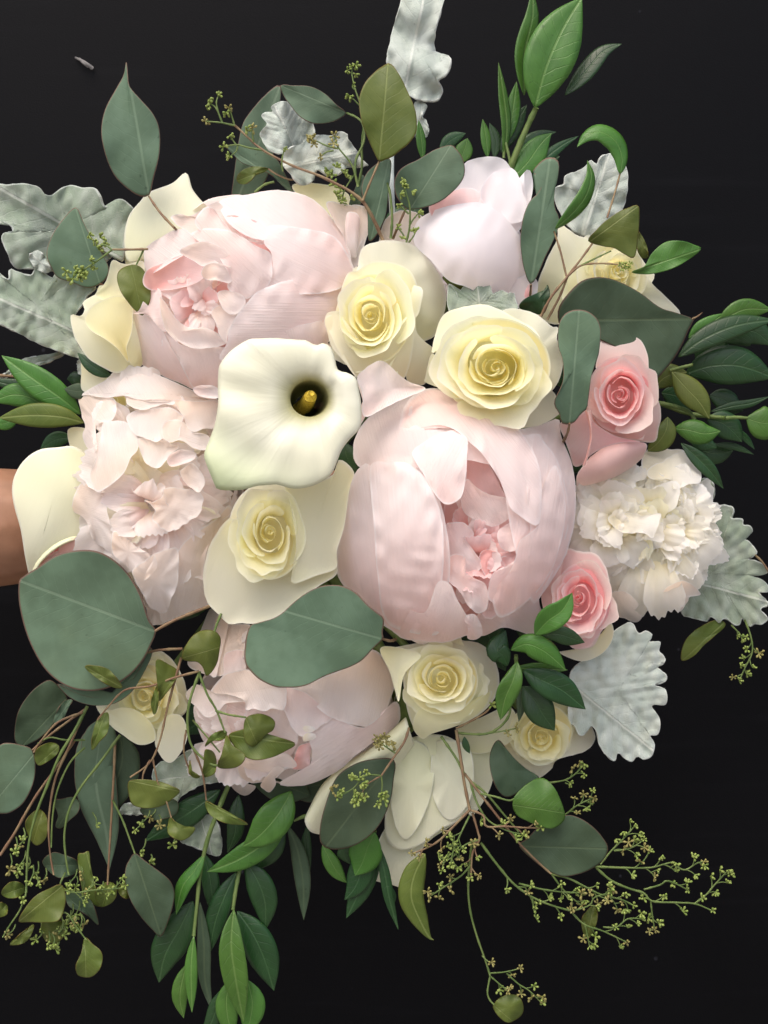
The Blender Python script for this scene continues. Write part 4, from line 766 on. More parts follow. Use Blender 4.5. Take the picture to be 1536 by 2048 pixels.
t3 = thing('calla_lily', 'slender white calla lily at the bottom left, rolled tight with a green tip', 'calla lily', (700, 1580, 20), 'calla lilies in the bouquet')
loft('spathe', [np.column_stack([fp('P', 812,1435,750,1490,690,1530,645,1570,618,1620), [70, 62, 50, 36, 20]]), np.column_stack([fp('P', 816,1450,756,1504,700,1540,652,1585,610,1642), [98, 92, 78, 62, 40]]),
      np.column_stack([fp('P', 822,1470,770,1520,712,1556,668,1602,620,1662), [84, 76, 66, 52, 32]]), np.column_stack([fp('P', 828,1490,790,1545,740,1600,690,1640,640,1668), [30, 26, 20, 14, 10]])], M['calla'], t3, thick=3)
tube('spathe_tip', [(622, 1632, 28), (605, 1634, 26), (588, 1642, 24)], 6, 2, M['stem_g'], t3)
tube('stem', [(815, 1460, 30), (760, 1300, -120), BIND], 14, 14, M['stem_g'], t3)
# ------------------------------------------------------------------ foliage
def z2(fr_, pts, zs):
    """centre line of a leaf or twig from detail coordinates plus depths"""
    xy = fp(fr_, *pts); zs = np.interp(np.linspace(0, 1, len(xy)), np.linspace(0, 1, len(zs)), zs)
    return np.column_stack([xy, zs])
def euc(t, fr_, pts, base, tip, z, mat='euc', **k):
    """one traced broad leaf; base and tip in the same detail coordinates"""
    b = fp(fr_, *base)[0]; e = fp(fr_, *tip)[0]
    zf = z if callable(z) else plane(z)
    O = fp(fr_, *pts); c = O.mean(0)
    ax = (e - b) / (np.linalg.norm(e - b) + 1e-6)
    def rel(x, y, u, v, s, L=np.linalg.norm(e - b), q=k.pop('cupz', 10), al=k.pop('arch', 12)):
        return q * (np.abs(v) * 2) ** 1.5 - al * (2 * u - 1) ** 2
    kk = dict(rings=8, n=64, thick=1.6, wave=4, wf=3, crinkle=2.5, cs=60); kk.update(k)
    return patch('leaf', O, zf, M[mat], t, base=b, tip=e, relief=rel, **kk)
def cluster_mesh(mat, name, seed, n=7):
    r = random.Random(seed); P = []; F = []
    for k in range(n):
        a = 6.283 * k / n + r.uniform(-.3, .3); el = r.uniform(-.2, 1.2)
        d = np.array([math.cos(a) * math.cos(el), math.sin(a) * math.cos(el), math.sin(el)])
        L = r.uniform(8, 12); p0 = d * 0; pts = [p0, d * L * .55, d * L]
        up = norm(np.cross(d, [.3, .5, .8])); sd_ = np.cross(d, up)
        base = len(P)
        for q, rr in ((0, .9), (.45, 1.3), (.62, 2.3), (.85, 2.2), (1, .7)):
            for j in range(5):
                b = 6.283 * j / 5; P.append(d * L * q + (up * math.cos(b) + sd_ * math.sin(b)) * rr)
        for i in range(4):
            for j in range(5): F.append((base + i * 5 + j, base + i * 5 + (j + 1) % 5, base + (i + 1) * 5 + (j + 1) % 5, base + (i + 1) * 5 + j))
        F.append(tuple(base + 20 + j for j in range(5)))
    V = np.array(P) * K; V = np.stack([V[:, 0], -V[:, 2], -V[:, 1]], 1)
    me = raw_mesh('bud_cluster', V, F); me.materials.append(mat); return me
CL = [cluster_mesh(M['bud'], 'a', s, 5 + s % 3) for s in range(4)] + [cluster_mesh(M['budb'], 'b', s + 9, 5 + s % 3) for s in range(2)]
def bud(t, p, s=1.0, brown=False):
    me = CL[rng.integers(0, 4)] if not brown else CL[4 + rng.integers(0, 2)]
    o = bpy.data.objects.new('bud_cluster', me); COL.objects.link(o); o.parent = t
    o.location = Vector(W([p])[0]) - t.location; s *= rng.uniform(.8, 1.15)
    o.scale = (s, s, s); o.rotation_euler = rng.uniform(0, 6.28, 3) * [.25, 1, .25]
def twig(t, pts, r0=3, r1=1.6, mat='stem_g', buds=0, blen=(16, 34), end=True, seed=0, s=1.0, brown=.2, spread=1.0, sub=True):
    """a thin branch; buds = number of side twiglets that end in star-shaped bud clusters"""
    pts = np.array(pts, float); r0 *= .85; r1 *= .85
    tube('branch', pts, r0, r1, M[mat], t, n=max(8, 4 * len(pts)), ns=5, knob=.25)
    Mx = catmull(pts, 60); r = random.Random(seed * 31 + 5)
    for k in range(buds):
        q = .32 + .62 * (k + .5) / buds if buds > 1 else .6
        i = int(q * 59); p = Mx[i]; d = norm(Mx[min(i + 1, 59)] - Mx[max(i - 1, 0)])
        side = norm(np.cross(d, [0, 0, 1])) * (1 if k % 2 else -1)
        L = r.uniform(*blen)
        e = p + (d * .75 + side * .75 * spread) * L + np.array([0, 0, r.uniform(-8, 8)])
        tube('branch', [p, (p + e) / 2 + d * L * .12, e], r1 * .95, r1 * .7, M[mat], t, n=6, ns=5)
        bud(t, e, s, r.random() < brown)
        if sub and L > 24:
            m = p + (e - p) * .55; e2 = m + (d * .9 - side * .35) * L * .6
            tube('branch', [m, e2], r1 * .8, r1 * .6, M[mat], t, n=4, ns=5); bud(t, e2, s * .9, r.random() < brown)
    if end: bud(t, pts[-1], s, r.random() < brown)

G_E = 'eucalyptus sprigs in the bouquet'; G_R = 'ruscus sprigs in the bouquet'; G_D = 'felted grey leaves in the bouquet'
def et(label, pos, cat='leaf sprig', name='eucalyptus_sprig', group=G_E): return thing(name, label, cat, pos, group)

# ---- top left single leaf
t = et('pointed grey-green eucalyptus leaf standing alone at the upper left on a red stem', (345, 455, 120))
euc(t, 'A', (505,50,510,95,518,145,560,195,612,255,638,320,637,420,612,520,598,580,560,585,510,555,460,505,425,430,405,330,420,240,462,160,495,100), (597, 585), (505, 50), 70)
twig(t, z2('A', (595,585,640,650,698,712), (70, 100, 150)), 2.6, 3.4, 'stem_b', end=False)
twig(t, z2('A', (698,712,760,780,800,860), (150, 60, -100)), 3, 4, 'stem_b', end=False)
# ---- leaf behind it at the left
t = et('grey-green eucalyptus leaf with red margin lying over the felted leaf at the left', (150, 500, 0))
euc(t, 'A', (303,630,330,680,355,730,400,800,435,870,425,915,385,945,340,950,290,930,230,910,205,870,188,830,190,790,215,730,250,680), (400, 935), (303, 630), -8)
twig(t, z2('A', (400,935,450,960,520,1000), (-8, -20, -80)), 2.6, 3.4, 'stem_b', end=False)
# ---- olive leaf with buds over the left rose
t = et('single olive leaf with small bud clusters hanging in front of the left cream rose', (300, 497, 150))
euc(t, 'A', (515,862,545,860,575,880,598,930,603,985,590,1030,570,1062,540,1040,505,1000,478,955,468,910,480,880), (525, 862), (571, 1062), 142, 'olive', cupz=4, arch=10)
twig(t, z2('A', (592,796,520,798,450,798), (160, 150, 140)), 3, 2.6, 'stem_b', end=False)
twig(t, z2('A', (575,798,560,830,545,860), (155, 150, 146)), 2.4, 2, 'stem_g', end=False)
twig(t, z2('A', (450,798,380,850,310,895), (140, 130, 120)), 2.6, 2, 'stem_g', buds=2, seed=3, blen=(10, 16))
for p in ((265, 885), (290, 915), (318, 905), (345, 905), (372, 880), (330, 880), (300, 880)): bud(t, (*fp('A', *p)[0], 122), 1.2)
twig(t, z2('A', (450,800,420,780,385,785), (140, 136, 130)), 2, 1.8, 'stem_g', seed=4, s=1.1)
for p in ((355, 740), (400, 750), (375, 765), (395, 800), (425, 775)): bud(t, (*fp('A', *p)[0], 128), 1.1)
# ---- top behind
t = et('narrow grey-green eucalyptus leaves rising behind the upper left peony', (500, 400, -40))
euc(t, 'A', (930,590,932,530,940,470,950,390,970,300,1000,250,1060,180,1118,140,1122,200,1110,300,1080,480,1030,570,985,600), (950, 600), (1122, 135), -70, cupz=4)
euc(t, 'b', (185,490,260,490,350,510,430,550,470,600,525,725,480,700,430,650,360,610,270,580,225,540), (520, 720), (185, 490), -30, cupz=3)
euc(t, 'b', (240,650,270,615,330,598,400,605,390,620,340,640,310,670,280,688,248,680), (400, 610), (245, 670), -10, 'olive', cupz=3)
twig(t, z2('b', (400,608,450,640,520,665,560,640), (-10, 0, 4, 10)), 2.2, 2.4, 'stem_b', end=False)
twig(t, z2('b', (330,730,380,690,430,675), (0, -10, -14)), 3, 3, 'stem_g', end=False)
# ---- seeded sprig top left
t = et('seeded eucalyptus sprig with yellow-green star buds reaching to the upper left above the peony', (760, 480, 90))
main = z2('b', (990,978,885,775,700,660,520,590,370,510,300,450,230,385), (90, 110, 110, 100, 90, 80, 70))
twig(t, main, 4.2, 2.4, 'stem_b', end=False)
twig(t, z2('b', (235,388,160,372,80,365), (70, 70, 65)), 2.6, 1.6, seed=2)
twig(t, z2('b', (165,372,135,300,105,275), (70, 70, 68)), 2.4, 1.6, seed=3)
twig(t, z2('b', (145,320,135,270,145,235), (70, 70, 68)), 2, 1.5, seed=4); twig(t, z2('b', (228,385,205,310,200,295), (70, 76, 78)), 2.2, 1.6, seed=5)
bud(t, (*fp('b', 95, 258)[0], 70)); bud(t, (*fp('b', 185, 320)[0], 78)); bud(t, (*fp('b', 85, 295)[0], 70))
twig(t, z2('b', (370,512,300,500,240,485,170,495), (90, 90, 84, 80)), 2.8, 1.6, seed=6)
twig(t, z2('b', (235,485,215,455,205,438), (84, 84, 84)), 2, 1.5, seed=7); twig(t, z2('b', (245,488,235,520,205,545), (84, 84, 84)), 2, 1.5, seed=8)
twig(t, z2('b', (325,470,320,430,318,400), (86, 90, 92)), 2.2, 1.5, seed=9); bud(t, (*fp('b', 285, 405)[0], 90))
twig(t, z2('b', (475,620,470,570,482,510), (104, 110, 112)), 2.2, 1.5, seed=10)
# ---- middle top sprig: two leaves
t = et('seeded eucalyptus sprig at the top with two broad leaves, one mottled olive', (762, 478, 95))
euc(t, 'b', (1015,68,1040,80,1062,110,1090,160,1115,215,1145,280,1160,345,1158,420,1120,480,1080,512,1040,545,1000,562,968,570,940,520,905,440,880,370,868,310,866,250,880,200,905,155,955,105,985,85), (968, 570), (1015, 68), 112, 'olive', cupz=12)
twig(t, z2('b', (968,572,930,660,885,770), (112, 116, 112)), 2.6, 3, 'stem_b', end=False)
twig(t, z2('b', (885,770,940,870,990,978), (112, 104, 80)), 4, 4, 'stem_b', end=False)
euc(t, 'b', (465,180,530,182,600,184,650,200,700,232,750,280,800,322,770,350,735,367,690,376,640,378,600,365,555,335,515,285,480,235), (800, 322), (465, 180), 60)
twig(t, z2('b', (800,322,860,350,888,390,890,470,850,560,845,640), (60, 66, 70, 76, 80, 84)), 2.6, 3, 'stem_g', end=False)
twig(t, z2('b', (888,400,880,500,880,600,860,700), (66, 62, 60, 60)), 2.6, 3, 'stem_g', end=False)
twig(t, z2('b', (880,290,850,215,830,130,830,85), (60, 60, 56, 54)), 2.2, 1.5, seed=12)
for p in ((805, 103), (848, 78), (848, 122)): bud(t, (*fp('b', *p)[0], 56))
twig(t, z2('b', (866,282,845,260,818,235), (60, 62, 62)), 2, 1.5, seed=13); twig(t, z2('b', (850,205,835,195,832,180), (58, 58, 58)), 2, 1.5, seed=14)
twig(t, z2('b', (860,700,830,590,760,500,740,440), (92, 96, 98, 96)), 2.8, 1.6, seed=15)
twig(t, z2('b', (760,505,700,490,645,465,600,455), (98, 98, 96, 94)), 2.4, 1.5, seed=16, brown=.8)
twig(t, z2('b', (735,515,700,522,665,548), (98, 100, 98)), 2.2, 1.5, seed=17, brown=.8)
for p in ((625, 440), (635, 480), (735, 480), (620, 460)): bud(t, (*fp('b', *p)[0], 98), 1, True)
for p in ((750, 600), (790, 630), (740, 690), (770, 710), (750, 745), (800, 650), (820, 760), (730, 640), (775, 770), (712, 620)): bud(t, (*fp('b', *p)[0], 74), 1.1)
twig(t, z2('b', (840,640,790,720,780,780), (84, 80, 70)), 2, 1.5, seed=18)
# ---- leaf at the top middle, right
t = et('broad oval blue-green eucalyptus leaf resting on the closed peony at the top', (810, 480, 110))
euc(t, 'b', (1335,488,1360,505,1388,540,1406,590,1404,645,1375,695,1335,735,1290,770,1230,798,1160,815,1110,812,1080,785,1055,745,1045,680,1070,620,1110,588,1160,565,1210,535,1260,508), (1130, 812), (1335, 490), 118)
twig(t, z2('b', (1105,812,1075,880,1040,965), (118, 110, 70)), 2.6, 3.4, 'stem_b', end=False)
twig(t, z2('b', (1010,680,1025,740,1035,860,1028,965), (70, 76, 84, 80)), 2.8, 3.4, 'stem_g', end=False)
twig(t, z2('b', (1108,985,1125,900,1125,800,1110,745,1095,690), (110, 118, 124, 126, 126)), 2.6, 1.6, seed=21)
twig(t, z2('b', (1122,900,1145,865,1170,835), (118, 120, 120)), 2.2, 1.5, seed=22); twig(t, z2('b', (1120,840,1090,810,1065,790), (120, 122, 122)), 2.2, 1.5, seed=23)
twig(t, z2('b', (1105,970,1085,935,1062,910), (110, 116, 116)), 2.2, 1.5, seed=24); twig(t, z2('b', (1120,985,1140,960,1155,932), (110, 116, 116)), 2.2, 1.5, seed=25)
for p in ((1075, 738), (1135, 725), (1085, 968), (1095, 672), (1100, 700)): bud(t, (*fp('b', *p)[0], 124))
t = et('upright grey-green eucalyptus leaf half hidden between the two upper peonies', (745, 480, 60))
euc(t, 'b', (1020,555,1030,600,1015,740,1000,850,960,940,925,980,912,960,910,850,890,780,880,700,905,630,960,580), (925, 980), (1020, 555), 72)
euc(t, 'b', (880,640,900,680,880,780,840,805,815,790,840,720), (850, 800), (890, 640), 60)
# ---- right of closed peony: tall folded leaf
t = et('tall wavy grey-green eucalyptus leaf with red edge against the closed peony', (1050, 590, 60))
euc(t, 'B', (720,582,750,580,768,600,764,650,752,700,752,760,768,800,765,840,740,900,715,950,690,1010,665,1045,645,1010,632,950,626,880,636,800,660,740,690,710,708,670,690,640,670,635,690,605), (665, 1045), (735, 580), 92, cen=fp('B', 700, 840)[0], cupz=14)
twig(t, z2('B', (665,1045,660,1100,640,1160), (90, 60, -20)), 2.6, 3.4, 'stem_b', end=False)
# ---- young twigs upper right
t = et('brown twig at the upper right with curled bright green young leaves', (1095, 640, 110))
twig(t, z2('B', (700,1165,740,1090,800,1015,850,950,890,895), (120, 130, 130, 120, 110)), 3.6, 2.4, 'stem_b', end=False)
twig(t, z2('B', (725,1175,770,1090,800,1015), (112, 122, 130)), 3, 2.6, 'stem_b', end=False)
twig(t, z2('B', (795,1015,775,930,750,850), (130, 130, 126)), 2.6, 2.2, 'stem_b', end=False)
twig(t, z2('B', (805,1010,850,975,920,968,985,972), (130, 132, 130, 128)), 2.8, 1.8, 'stem_b', end=False)
twig(t, z2('B', (850,975,900,950,960,922), (132, 130, 128)), 2.4, 1.6, 'stem_g', end=False)
for p in ((990, 965), (1010, 975), (1025, 985), (1000, 985), (1030, 970)): bud(t, (*fp('B', *p)[0], 128), .8)
euc(t, 'B', (875,885,900,850,935,815,985,780,1020,765,1058,755,1063,800,1058,870,1045,945,1010,935,970,912,930,905), (880, 888), (1055, 760), 100, 'olive', cupz=-6)
euc(t, 'B', (1035,1000,1080,980,1110,930,1160,890,1220,885,1265,900,1290,915,1250,950,1200,980,1150,998,1090,1008), (1037, 1000), (1290, 915), 92, 'rus', cupz=6)
euc(t, 'B', (1055,850,1075,870,1090,905,1097,945,1070,945,1055,910), (1058, 850), (1095, 945), 80, 'olive')
leaf(z2('B', (755,840,820,780,865,720,885,650,872,590), (126, 120, 112, 104, 98)), 20, M['rus'], t, 'curl', tilt=40, cup=.3)
leaf(z2('B', (992,640,998,580,975,520,920,485,870,500,835,540), (60, 60, 64, 70, 72, 70)), 22, M['rus'], t, 'curl', tilt=25, cup=.4)
twig(t, z2('B', (992,640,970,720,945,800), (60, 74, 90)), 2.2, 2.6, 'stem_b', end=False)
euc(t, 'B', (622,1130,640,1100,680,1080,725,1062,725,1045,735,1080,725,1130,705,1155,660,1145), (700, 1160), (725, 1045), 118, 'rusd')
euc(t, 'B', (340,1018,380,1020,445,1050,420,1070,395,1100,370,1060), (380, 1080), (345, 1018), 100, 'olive')
# ---- big dark round leaf right, long silver leaf
t = et('large dark eucalyptus leaf with a pointed tip arching over the larger pink rose', (1200, 700, 90))
euc(t, 'E', (315,230,320,180,345,135,400,70,450,30,500,15,560,12,620,25,680,50,740,82,790,115,840,155,890,185,960,205,1020,225,1058,243,1030,300,1000,370,955,450,900,520,845,570,800,500,700,430,560,360,420,300,330,270), (330, 250), (1060, 240), lambda x, y: 100 - .12 * (x - 1116) - .05 * (y - 600), 'eucd', cen=fp('E', 700, 250)[0], cupz=18, arch=4)
twig(t, z2('E', (1050,240,1080,225,1105,205), (58, 60, 64)), 2.4, 1.2, 'stem_b', end=False)
t = et('long smooth silvery blue-green leaf hanging between the widest cream rose and the pink rose', (1160, 640, 160))
euc(t, 'E', (340,230,365,205,400,192,440,190,475,198,510,220,535,250,550,300,547,360,540,420,522,480,500,550,490,620,482,680,474,730,440,760,400,808,340,812,325,760,300,720,300,680,325,630,345,570,345,490,335,440,318,390,316,310,325,260), (380, 800), (430, 195), lambda x, y: 192 - .00045 * (y - 720) ** 2 - .1 * (x - 1155), cen=fp('E', 425, 480)[0], cupz=14, arch=8)
twig(t, z2('E', (380,810,370,860,340,920), (178, 150, 60)), 2.8, 3.4, 'stem_b', end=False)
# ---- left big round
t = et('very large round dark green eucalyptus leaf at the lower left', (315, 1262, 140))
euc(t, 'P', (38,1165,48,1152,75,1135,110,1112,150,1101,192,1102,228,1120,258,1150,282,1192,298,1240,312,1262,302,1290,285,1322,258,1352,222,1374,178,1382,132,1372,90,1338,58,1280,40,1215), (310, 1262), (38, 1160), lambda x, y: 118 + .14 * (x - 180), 'euc', rings=12, n=96, cupz=16, arch=16, crinkle=4, cs=110)
twig(t, z2('P', (310,1262,350,1240,420,1212), (136, 140, 120)), 3.4, 4, 'stem_b', end=False)
euc(t, 'P', (115,1368,150,1385,190,1395,240,1385,275,1345,300,1295,304,1310,285,1350,262,1385,225,1408,180,1410,140,1395), (305, 1300), (115, 1370), 92, 'euc', cen=(225, 1385))
twig(t, z2('F', (580,212,640,200,730,195), (92, 100, 110)), 2.8, 3.4, 'stem_b', end=False)
# ---- broad leaf centre bottom
t = et('broad flat blue-green eucalyptus leaf in the lower centre, under the big peony', (766, 1278, 170))
euc(t, 'e', (470,235,510,222,560,208,620,190,680,155,740,100,800,50,860,10,920,-18,980,-32,1060,-32,1130,-10,1190,30,1250,95,1310,145,1358,185,1362,230,1352,280,1355,325,1290,390,1240,445,1200,480,1130,515,1060,540,960,578,860,630,780,650,700,652,640,648,580,625,520,590,470,540,440,500,430,440,435,370,445,300), (1352, 326), (560, 100), lambda x, y: 236 + .03 * (x - 620), 'euc', rings=12, n=110, cupz=8, arch=14, crinkle=4, cs=120)
twig(t, z2('e', (1350,326,1400,340,1440,330), (210, 190, 120)), 3, 3.6, 'stem_b', end=False)

# ---- lower left hanging twigs with young leaves
t = et('branching olive twigs with small young leaves hanging over the bottom left peony', (430, 1230, 150))
twig(t, z2('F', (885,55,870,90,858,125), (165, 170, 172)), 3.2, 3, 'stem_g', end=False)
euc(t, 'F', (728,232,740,190,765,150,800,125,835,120,865,128,882,155,878,200,868,250,845,290,825,303,812,270,790,248,760,245), (875, 190), (735, 230), 172, 'olive', cupz=-10, cen=fp('F', 820, 195)[0])
twig(t, z2('F', (800,285,760,400,750,500,770,590,840,655,875,662), (158, 158, 150, 150, 150, 150)), 3.6, 2.6, 'stem_g', end=False)
twig(t, z2('F', (795,290,830,380,865,440,900,530), (160, 162, 160, 156)), 3.2, 2.4, 'stem_g', end=False)
twig(t, z2('F', (862,442,910,458,985,470), (160, 166, 168)), 3, 2.4, 'stem_g', end=False)
twig(t, z2('F', (795,285,700,310,600,345,500,360,430,430,390,480), (158, 150, 140, 130, 120, 110)), 3, 2, 'stem_b', end=False)
twig(t, z2('F', (725,230,700,320,670,430,640,560,600,650,520,710), (140, 140, 136, 130, 120, 110)), 3.2, 2, 'stem_b', end=False)
twig(t, z2('F', (600,640,575,690,570,720), (120, 118, 116)), 2.4, 2, 'stem_b', end=False)
twig(t, z2('F', (610,630,622,690,630,725), (120, 118, 116)), 2.4, 2, 'stem_b', end=False)
twig(t, z2('F', (775,600,810,690,825,800), (150, 140, 120)), 2.8, 2, 'stem_b', end=False)
twig(t, z2('F', (770,480,830,550,880,610), (150, 148, 146)), 2.4, 2, 'stem_g', end=False)
twig(t, z2('F', (745,520,735,600,750,660,765,690), (150, 140, 130, 126)), 2.4, 1.8, 'stem_b', end=False)
euc(t, 'F', (625,240,670,255,715,290,690,340,660,380,636,402,628,330), (715, 285), (635, 402), 146, 'olive')
euc(t, 'F', (605,400,618,360,632,342,636,390,628,440,616,458,606,430), (632, 342), (616, 458), 150, 'olive')
euc(t, 'F', (340,265,380,262,430,275,465,310,490,350,450,348,410,328,370,300), (490, 350), (340, 265), 152, 'olive')
euc(t, 'F', (980,480,1000,462,1040,455,1080,468,1100,490,1092,520,1060,540,1040,565,1010,585,985,570,975,530), (985, 475), (1030, 580), 182, 'olive', cupz=-8)
euc(t, 'F', (915,540,960,520,1010,510,1070,535,1120,550,1182,575,1140,605,1080,632,1020,640,975,625,940,590), (915, 540), (1182, 575), 166, 'olive')
euc(t, 'F', (908,540,930,580,975,615,980,635,955,665,910,674,870,665,885,620,895,580), (880, 660), (905, 545), 170, 'olive')
euc(t, 'F', (820,585,840,545,875,525,905,525,902,550,880,562,850,565), (905, 535), (820, 585), 160, 'olive')
euc(t, 'F', (820,600,850,605,865,640,860,690,830,708,810,700,815,650), (870, 655), (815, 705), 150, 'olive')
euc(t, 'F', (760,640,765,690,800,705,780,712,755,690), (770, 640), (790, 710), 140, 'olive')
euc(t, 'F', (512,735,540,718,620,722,690,745,720,765,690,795,650,822,600,833,560,830,525,810), (520, 722), (720, 765), 120, 'olive', cupz=-6)
euc(t, 'F', (822,805,850,815,900,840,950,870,992,897,950,898,900,892,850,868,828,840), (822, 808), (992, 897), 122, 'olive')
euc(t, 'F', (680,870,700,885,740,905,780,912,760,945,725,962,690,950,670,925), (680, 870), (780, 912), 110, 'olive')
twig(t, z2('F', (625,720,660,790,685,870), (116, 114, 110)), 2, 1.8, 'stem_b', end=False)
euc(t, 'F', (400,462,430,450,437,480,430,530,400,565,370,600,366,560,380,500), (420, 455), (370, 600), 112, 'olive')
# ---- far lower left hanging stems
t = et('long drooping brown and green stems with star buds at the bottom left corner', (175, 1420, 20))
twig(t, z2('F', (350,425,300,520,240,620,190,740,140,870,112,1000,105,1170), (40, 50, 55, 50, 45, 40, 40)), 4, 2.6, 'stem_g', end=False, seed=31)
twig(t, z2('F', (345,430,280,580,220,720,195,880,200,1010,215,1100), (30, 40, 40, 36, 30, 30)), 3.4, 2.2, 'stem_b', end=False)
twig(t, z2('F', (330,450,230,490,160,570,135,610), (46, 50, 46, 40)), 3, 2, 'stem_b', end=False)
twig(t, z2('F', (480,540,400,650,330,740,280,830,258,930,262,1020,275,1100), (50, 56, 56, 54, 50, 48, 46)), 3.4, 2.4, 'stem_g', end=False)
twig(t, z2('F', (460,580,455,700,445,880,435,1050,430,1140), (30, 36, 30, 26, 24)), 3.4, 2.4, 'stem_b', end=False)
twig(t, z2('F', (450,800,490,880,520,960,540,1015), (34, 40, 44, 46)), 3, 2.2, 'stem_g', end=False)
twig(t, z2('F', (0,1022,60,930,110,840,160,760,240,650,300,560), (10, 16, 20, 26, 30, 34)), 3.6, 2.6, 'stem_b', end=False)
twig(t, z2('F', (340,560,260,560,200,550,150,575), (30, 40, 40, 40)), 2.4, 2, 'stem_g', end=False)
twig(t, z2('F', (340,590,280,650,230,760,210,870,205,990), (40, 40, 40, 36, 34)), 2.6, 2, 'stem_g', end=False)
twig(t, z2('F', (262,1090,240,1150,300,1170,380,1160,460,1155,500,1150), (46, 50, 50, 46, 40, 40)), 2.2, 1.6, 'stem_g', buds=4, seed=33, end=False)
twig(t, z2('F', (105,1170,80,1240,40,1300,10,1350), (40, 44, 44, 40)), 2.4, 1.6, 'stem_g', end=False)
twig(t, z2('F', (200,1280,260,1250,300,1300,345,1360), (50, 56, 56, 56)), 2.6, 2, 'stem_g', end=False)
for k, (x, y) in enumerate(((40,1080),(70,1090),(110,1075),(140,1105),(175,1120),(120,1125),(150,1140),(80,1060),(75,985),(90,960),(60,1010),(280,1130),(320,1105),(300,1150),(330,1165),(270,1160),(350,1160),(390,1160),(450,1165),
    (280,1270),(300,1290),(320,1310),(260,1300),(240,1320),(200,1355),(215,1375),(190,1385),(220,1395),(335,1300),(300,1260),(285,1320),(255,1340),(30,1340),(145,1360),(160,1330),(90,1200),(230,1340),(560,1010),(600,1050),(690,980),(640,900),(540,920),(570,890),(385,900),(600,870))):
    p = np.array([*fp('F', x, y)[0], 46 - (k % 5) * 6])
    bud(t, p, 1.15, k % 4 == 0)
    q = p + np.array([rng.uniform(-8, 18), -rng.uniform(16, 34), -6]); tube('branch', [p, (p + q) / 2 + [4, 0, 2], q], 1.3, 1.6, M['stem_g'], t, n=5, ns=5)
euc(t, 'F', (75,1285,95,1240,140,1185,195,1155,245,1138,262,1180,258,1230,235,1282,180,1290,120,1288), (250, 1142), (75, 1285), 66, 'olive')
euc(t, 'F', (340,1350,370,1375,400,1400,411,1430,400,1475,370,1505,335,1508,308,1495,304,1460,325,1410), (340, 1350), (345, 1507), 56, 'olive')
euc(t, 'F', (5,1170,30,1135,62,1125,95,1140,96,1170,70,1190,30,1192), (96, 1150), (5, 1180), 30, 'olive')
euc(t, 'F', (135,1298,130,1330,110,1360,80,1378,40,1378,65,1350,100,1320), (135, 1298), (42, 1378), 40, 'olive')
euc(t, 'F', (312,1020,335,1012,355,1005,362,1060,372,1110,390,1170,410,1222,370,1218,335,1180,318,1100), (345, 1010), (400, 1222), 16, 'olive')
euc(t, 'F', (140,610,160,585,200,570,235,582,232,612,200,640,160,662,142,645), (235, 585), (150, 660), 50, 'olive')
euc(t, 'F', (215,805,250,795,290,788,318,810,312,850,280,880,245,912,222,905,232,860), (300, 795), (230, 912), 20, 'eucd')
euc(t, 'F', (262,1172,300,1168,340,1180,372,1215,395,1298,360,1270,320,1245,275,1225), (265, 1180), (395, 1298), 10, 'eucd')
euc(t, 'F', (170,1050,210,1010,260,1020,305,1040,318,1070,290,1100,230,1110), (315, 1060), (172, 1060), 8, 'eucd')
euc(t, 'F', (100,900,130,850,165,840,190,880,185,950,140,980), (170, 842), (130, 980), 14, 'olive')
euc(t, 'F', (380,1170,420,1130,462,1140,465,1185,440,1215,400,1225), (440, 1130), (410, 1225), 14, 'olive')
euc(t, 'F', (470,1150,500,1130,530,1140,540,1170,510,1195,480,1180), (475, 1150), (535, 1180), 14, 'olive')
euc(t, 'F', (0,1210,30,1225,25,1260,-10,1265), (30, 1215), (-10, 1260), 14, 'olive')
euc(t, 'F', (170,1290,250,1285,270,1320,230,1370,180,1360), (260, 1290), (180, 1350), 30, 'olive')
t = et('smooth grey-green pointed leaf hanging at the lower left beside the ruscus tips', (270, 1705, 40))
euc(t, 'F', (540,1012,570,1035,610,1065,650,1095,682,1125,697,1165,694,1210,678,1270,645,1345,610,1318,570,1275,535,1225,512,1175,500,1120,503,1070,520,1035), (540, 1015), (645, 1345), 44, 'eucd')
t = et('pair of grey-green leaves at the left edge below the very large round leaf', (50, 1460, 0))
euc(t, 'F', (200,320,240,350,268,390,262,430,230,470,200,515,160,552,120,575,85,588,60,560,62,490,78,435,110,385,150,345), (260, 400), (85, 588), -20, 'eucd')
euc(t, 'F', (0,580,40,572,85,580,125,595,140,640,140,700,125,755,95,810,60,840,20,855,-30,840,-60,760,-50,640), (140, 610), (-40, 830), 10, 'euc')
euc(t, 'F', (290,400,275,430,250,480,215,495,225,450,255,405), (285, 400), (218, 495), -10, 'euc')
twig(t, z2('F', (130,600,200,540,280,480,350,430), (10, 20, 20, 10)), 2.6, 3, 'stem_b', end=False)
t = et('long narrow grey leaves hanging straight down at the lower left', (215, 1450, -30))
leaf(z2('F', (400,480,375,600,390,780,425,930,438,1080), (-10, 0, 0, -10, -20)), 42, M['euc'], t, 'euc', cup=.2)
leaf(z2('F', (480,540,490,640,450,760,380,900), (-20, -16, -16, -30)), 40, M['eucd'], t, 'euc', cup=.2)
leaf(z2('F', (430,470,400,560,380,680,350,760), (-10, 0, 2, 0)), 36, M['euc'], t, 'euc', cup=.2)
euc(t, 'F', (560,840,610,800,670,790,712,810,705,855,660,875,610,880), (700, 800), (565, 845), 20, 'eucd')

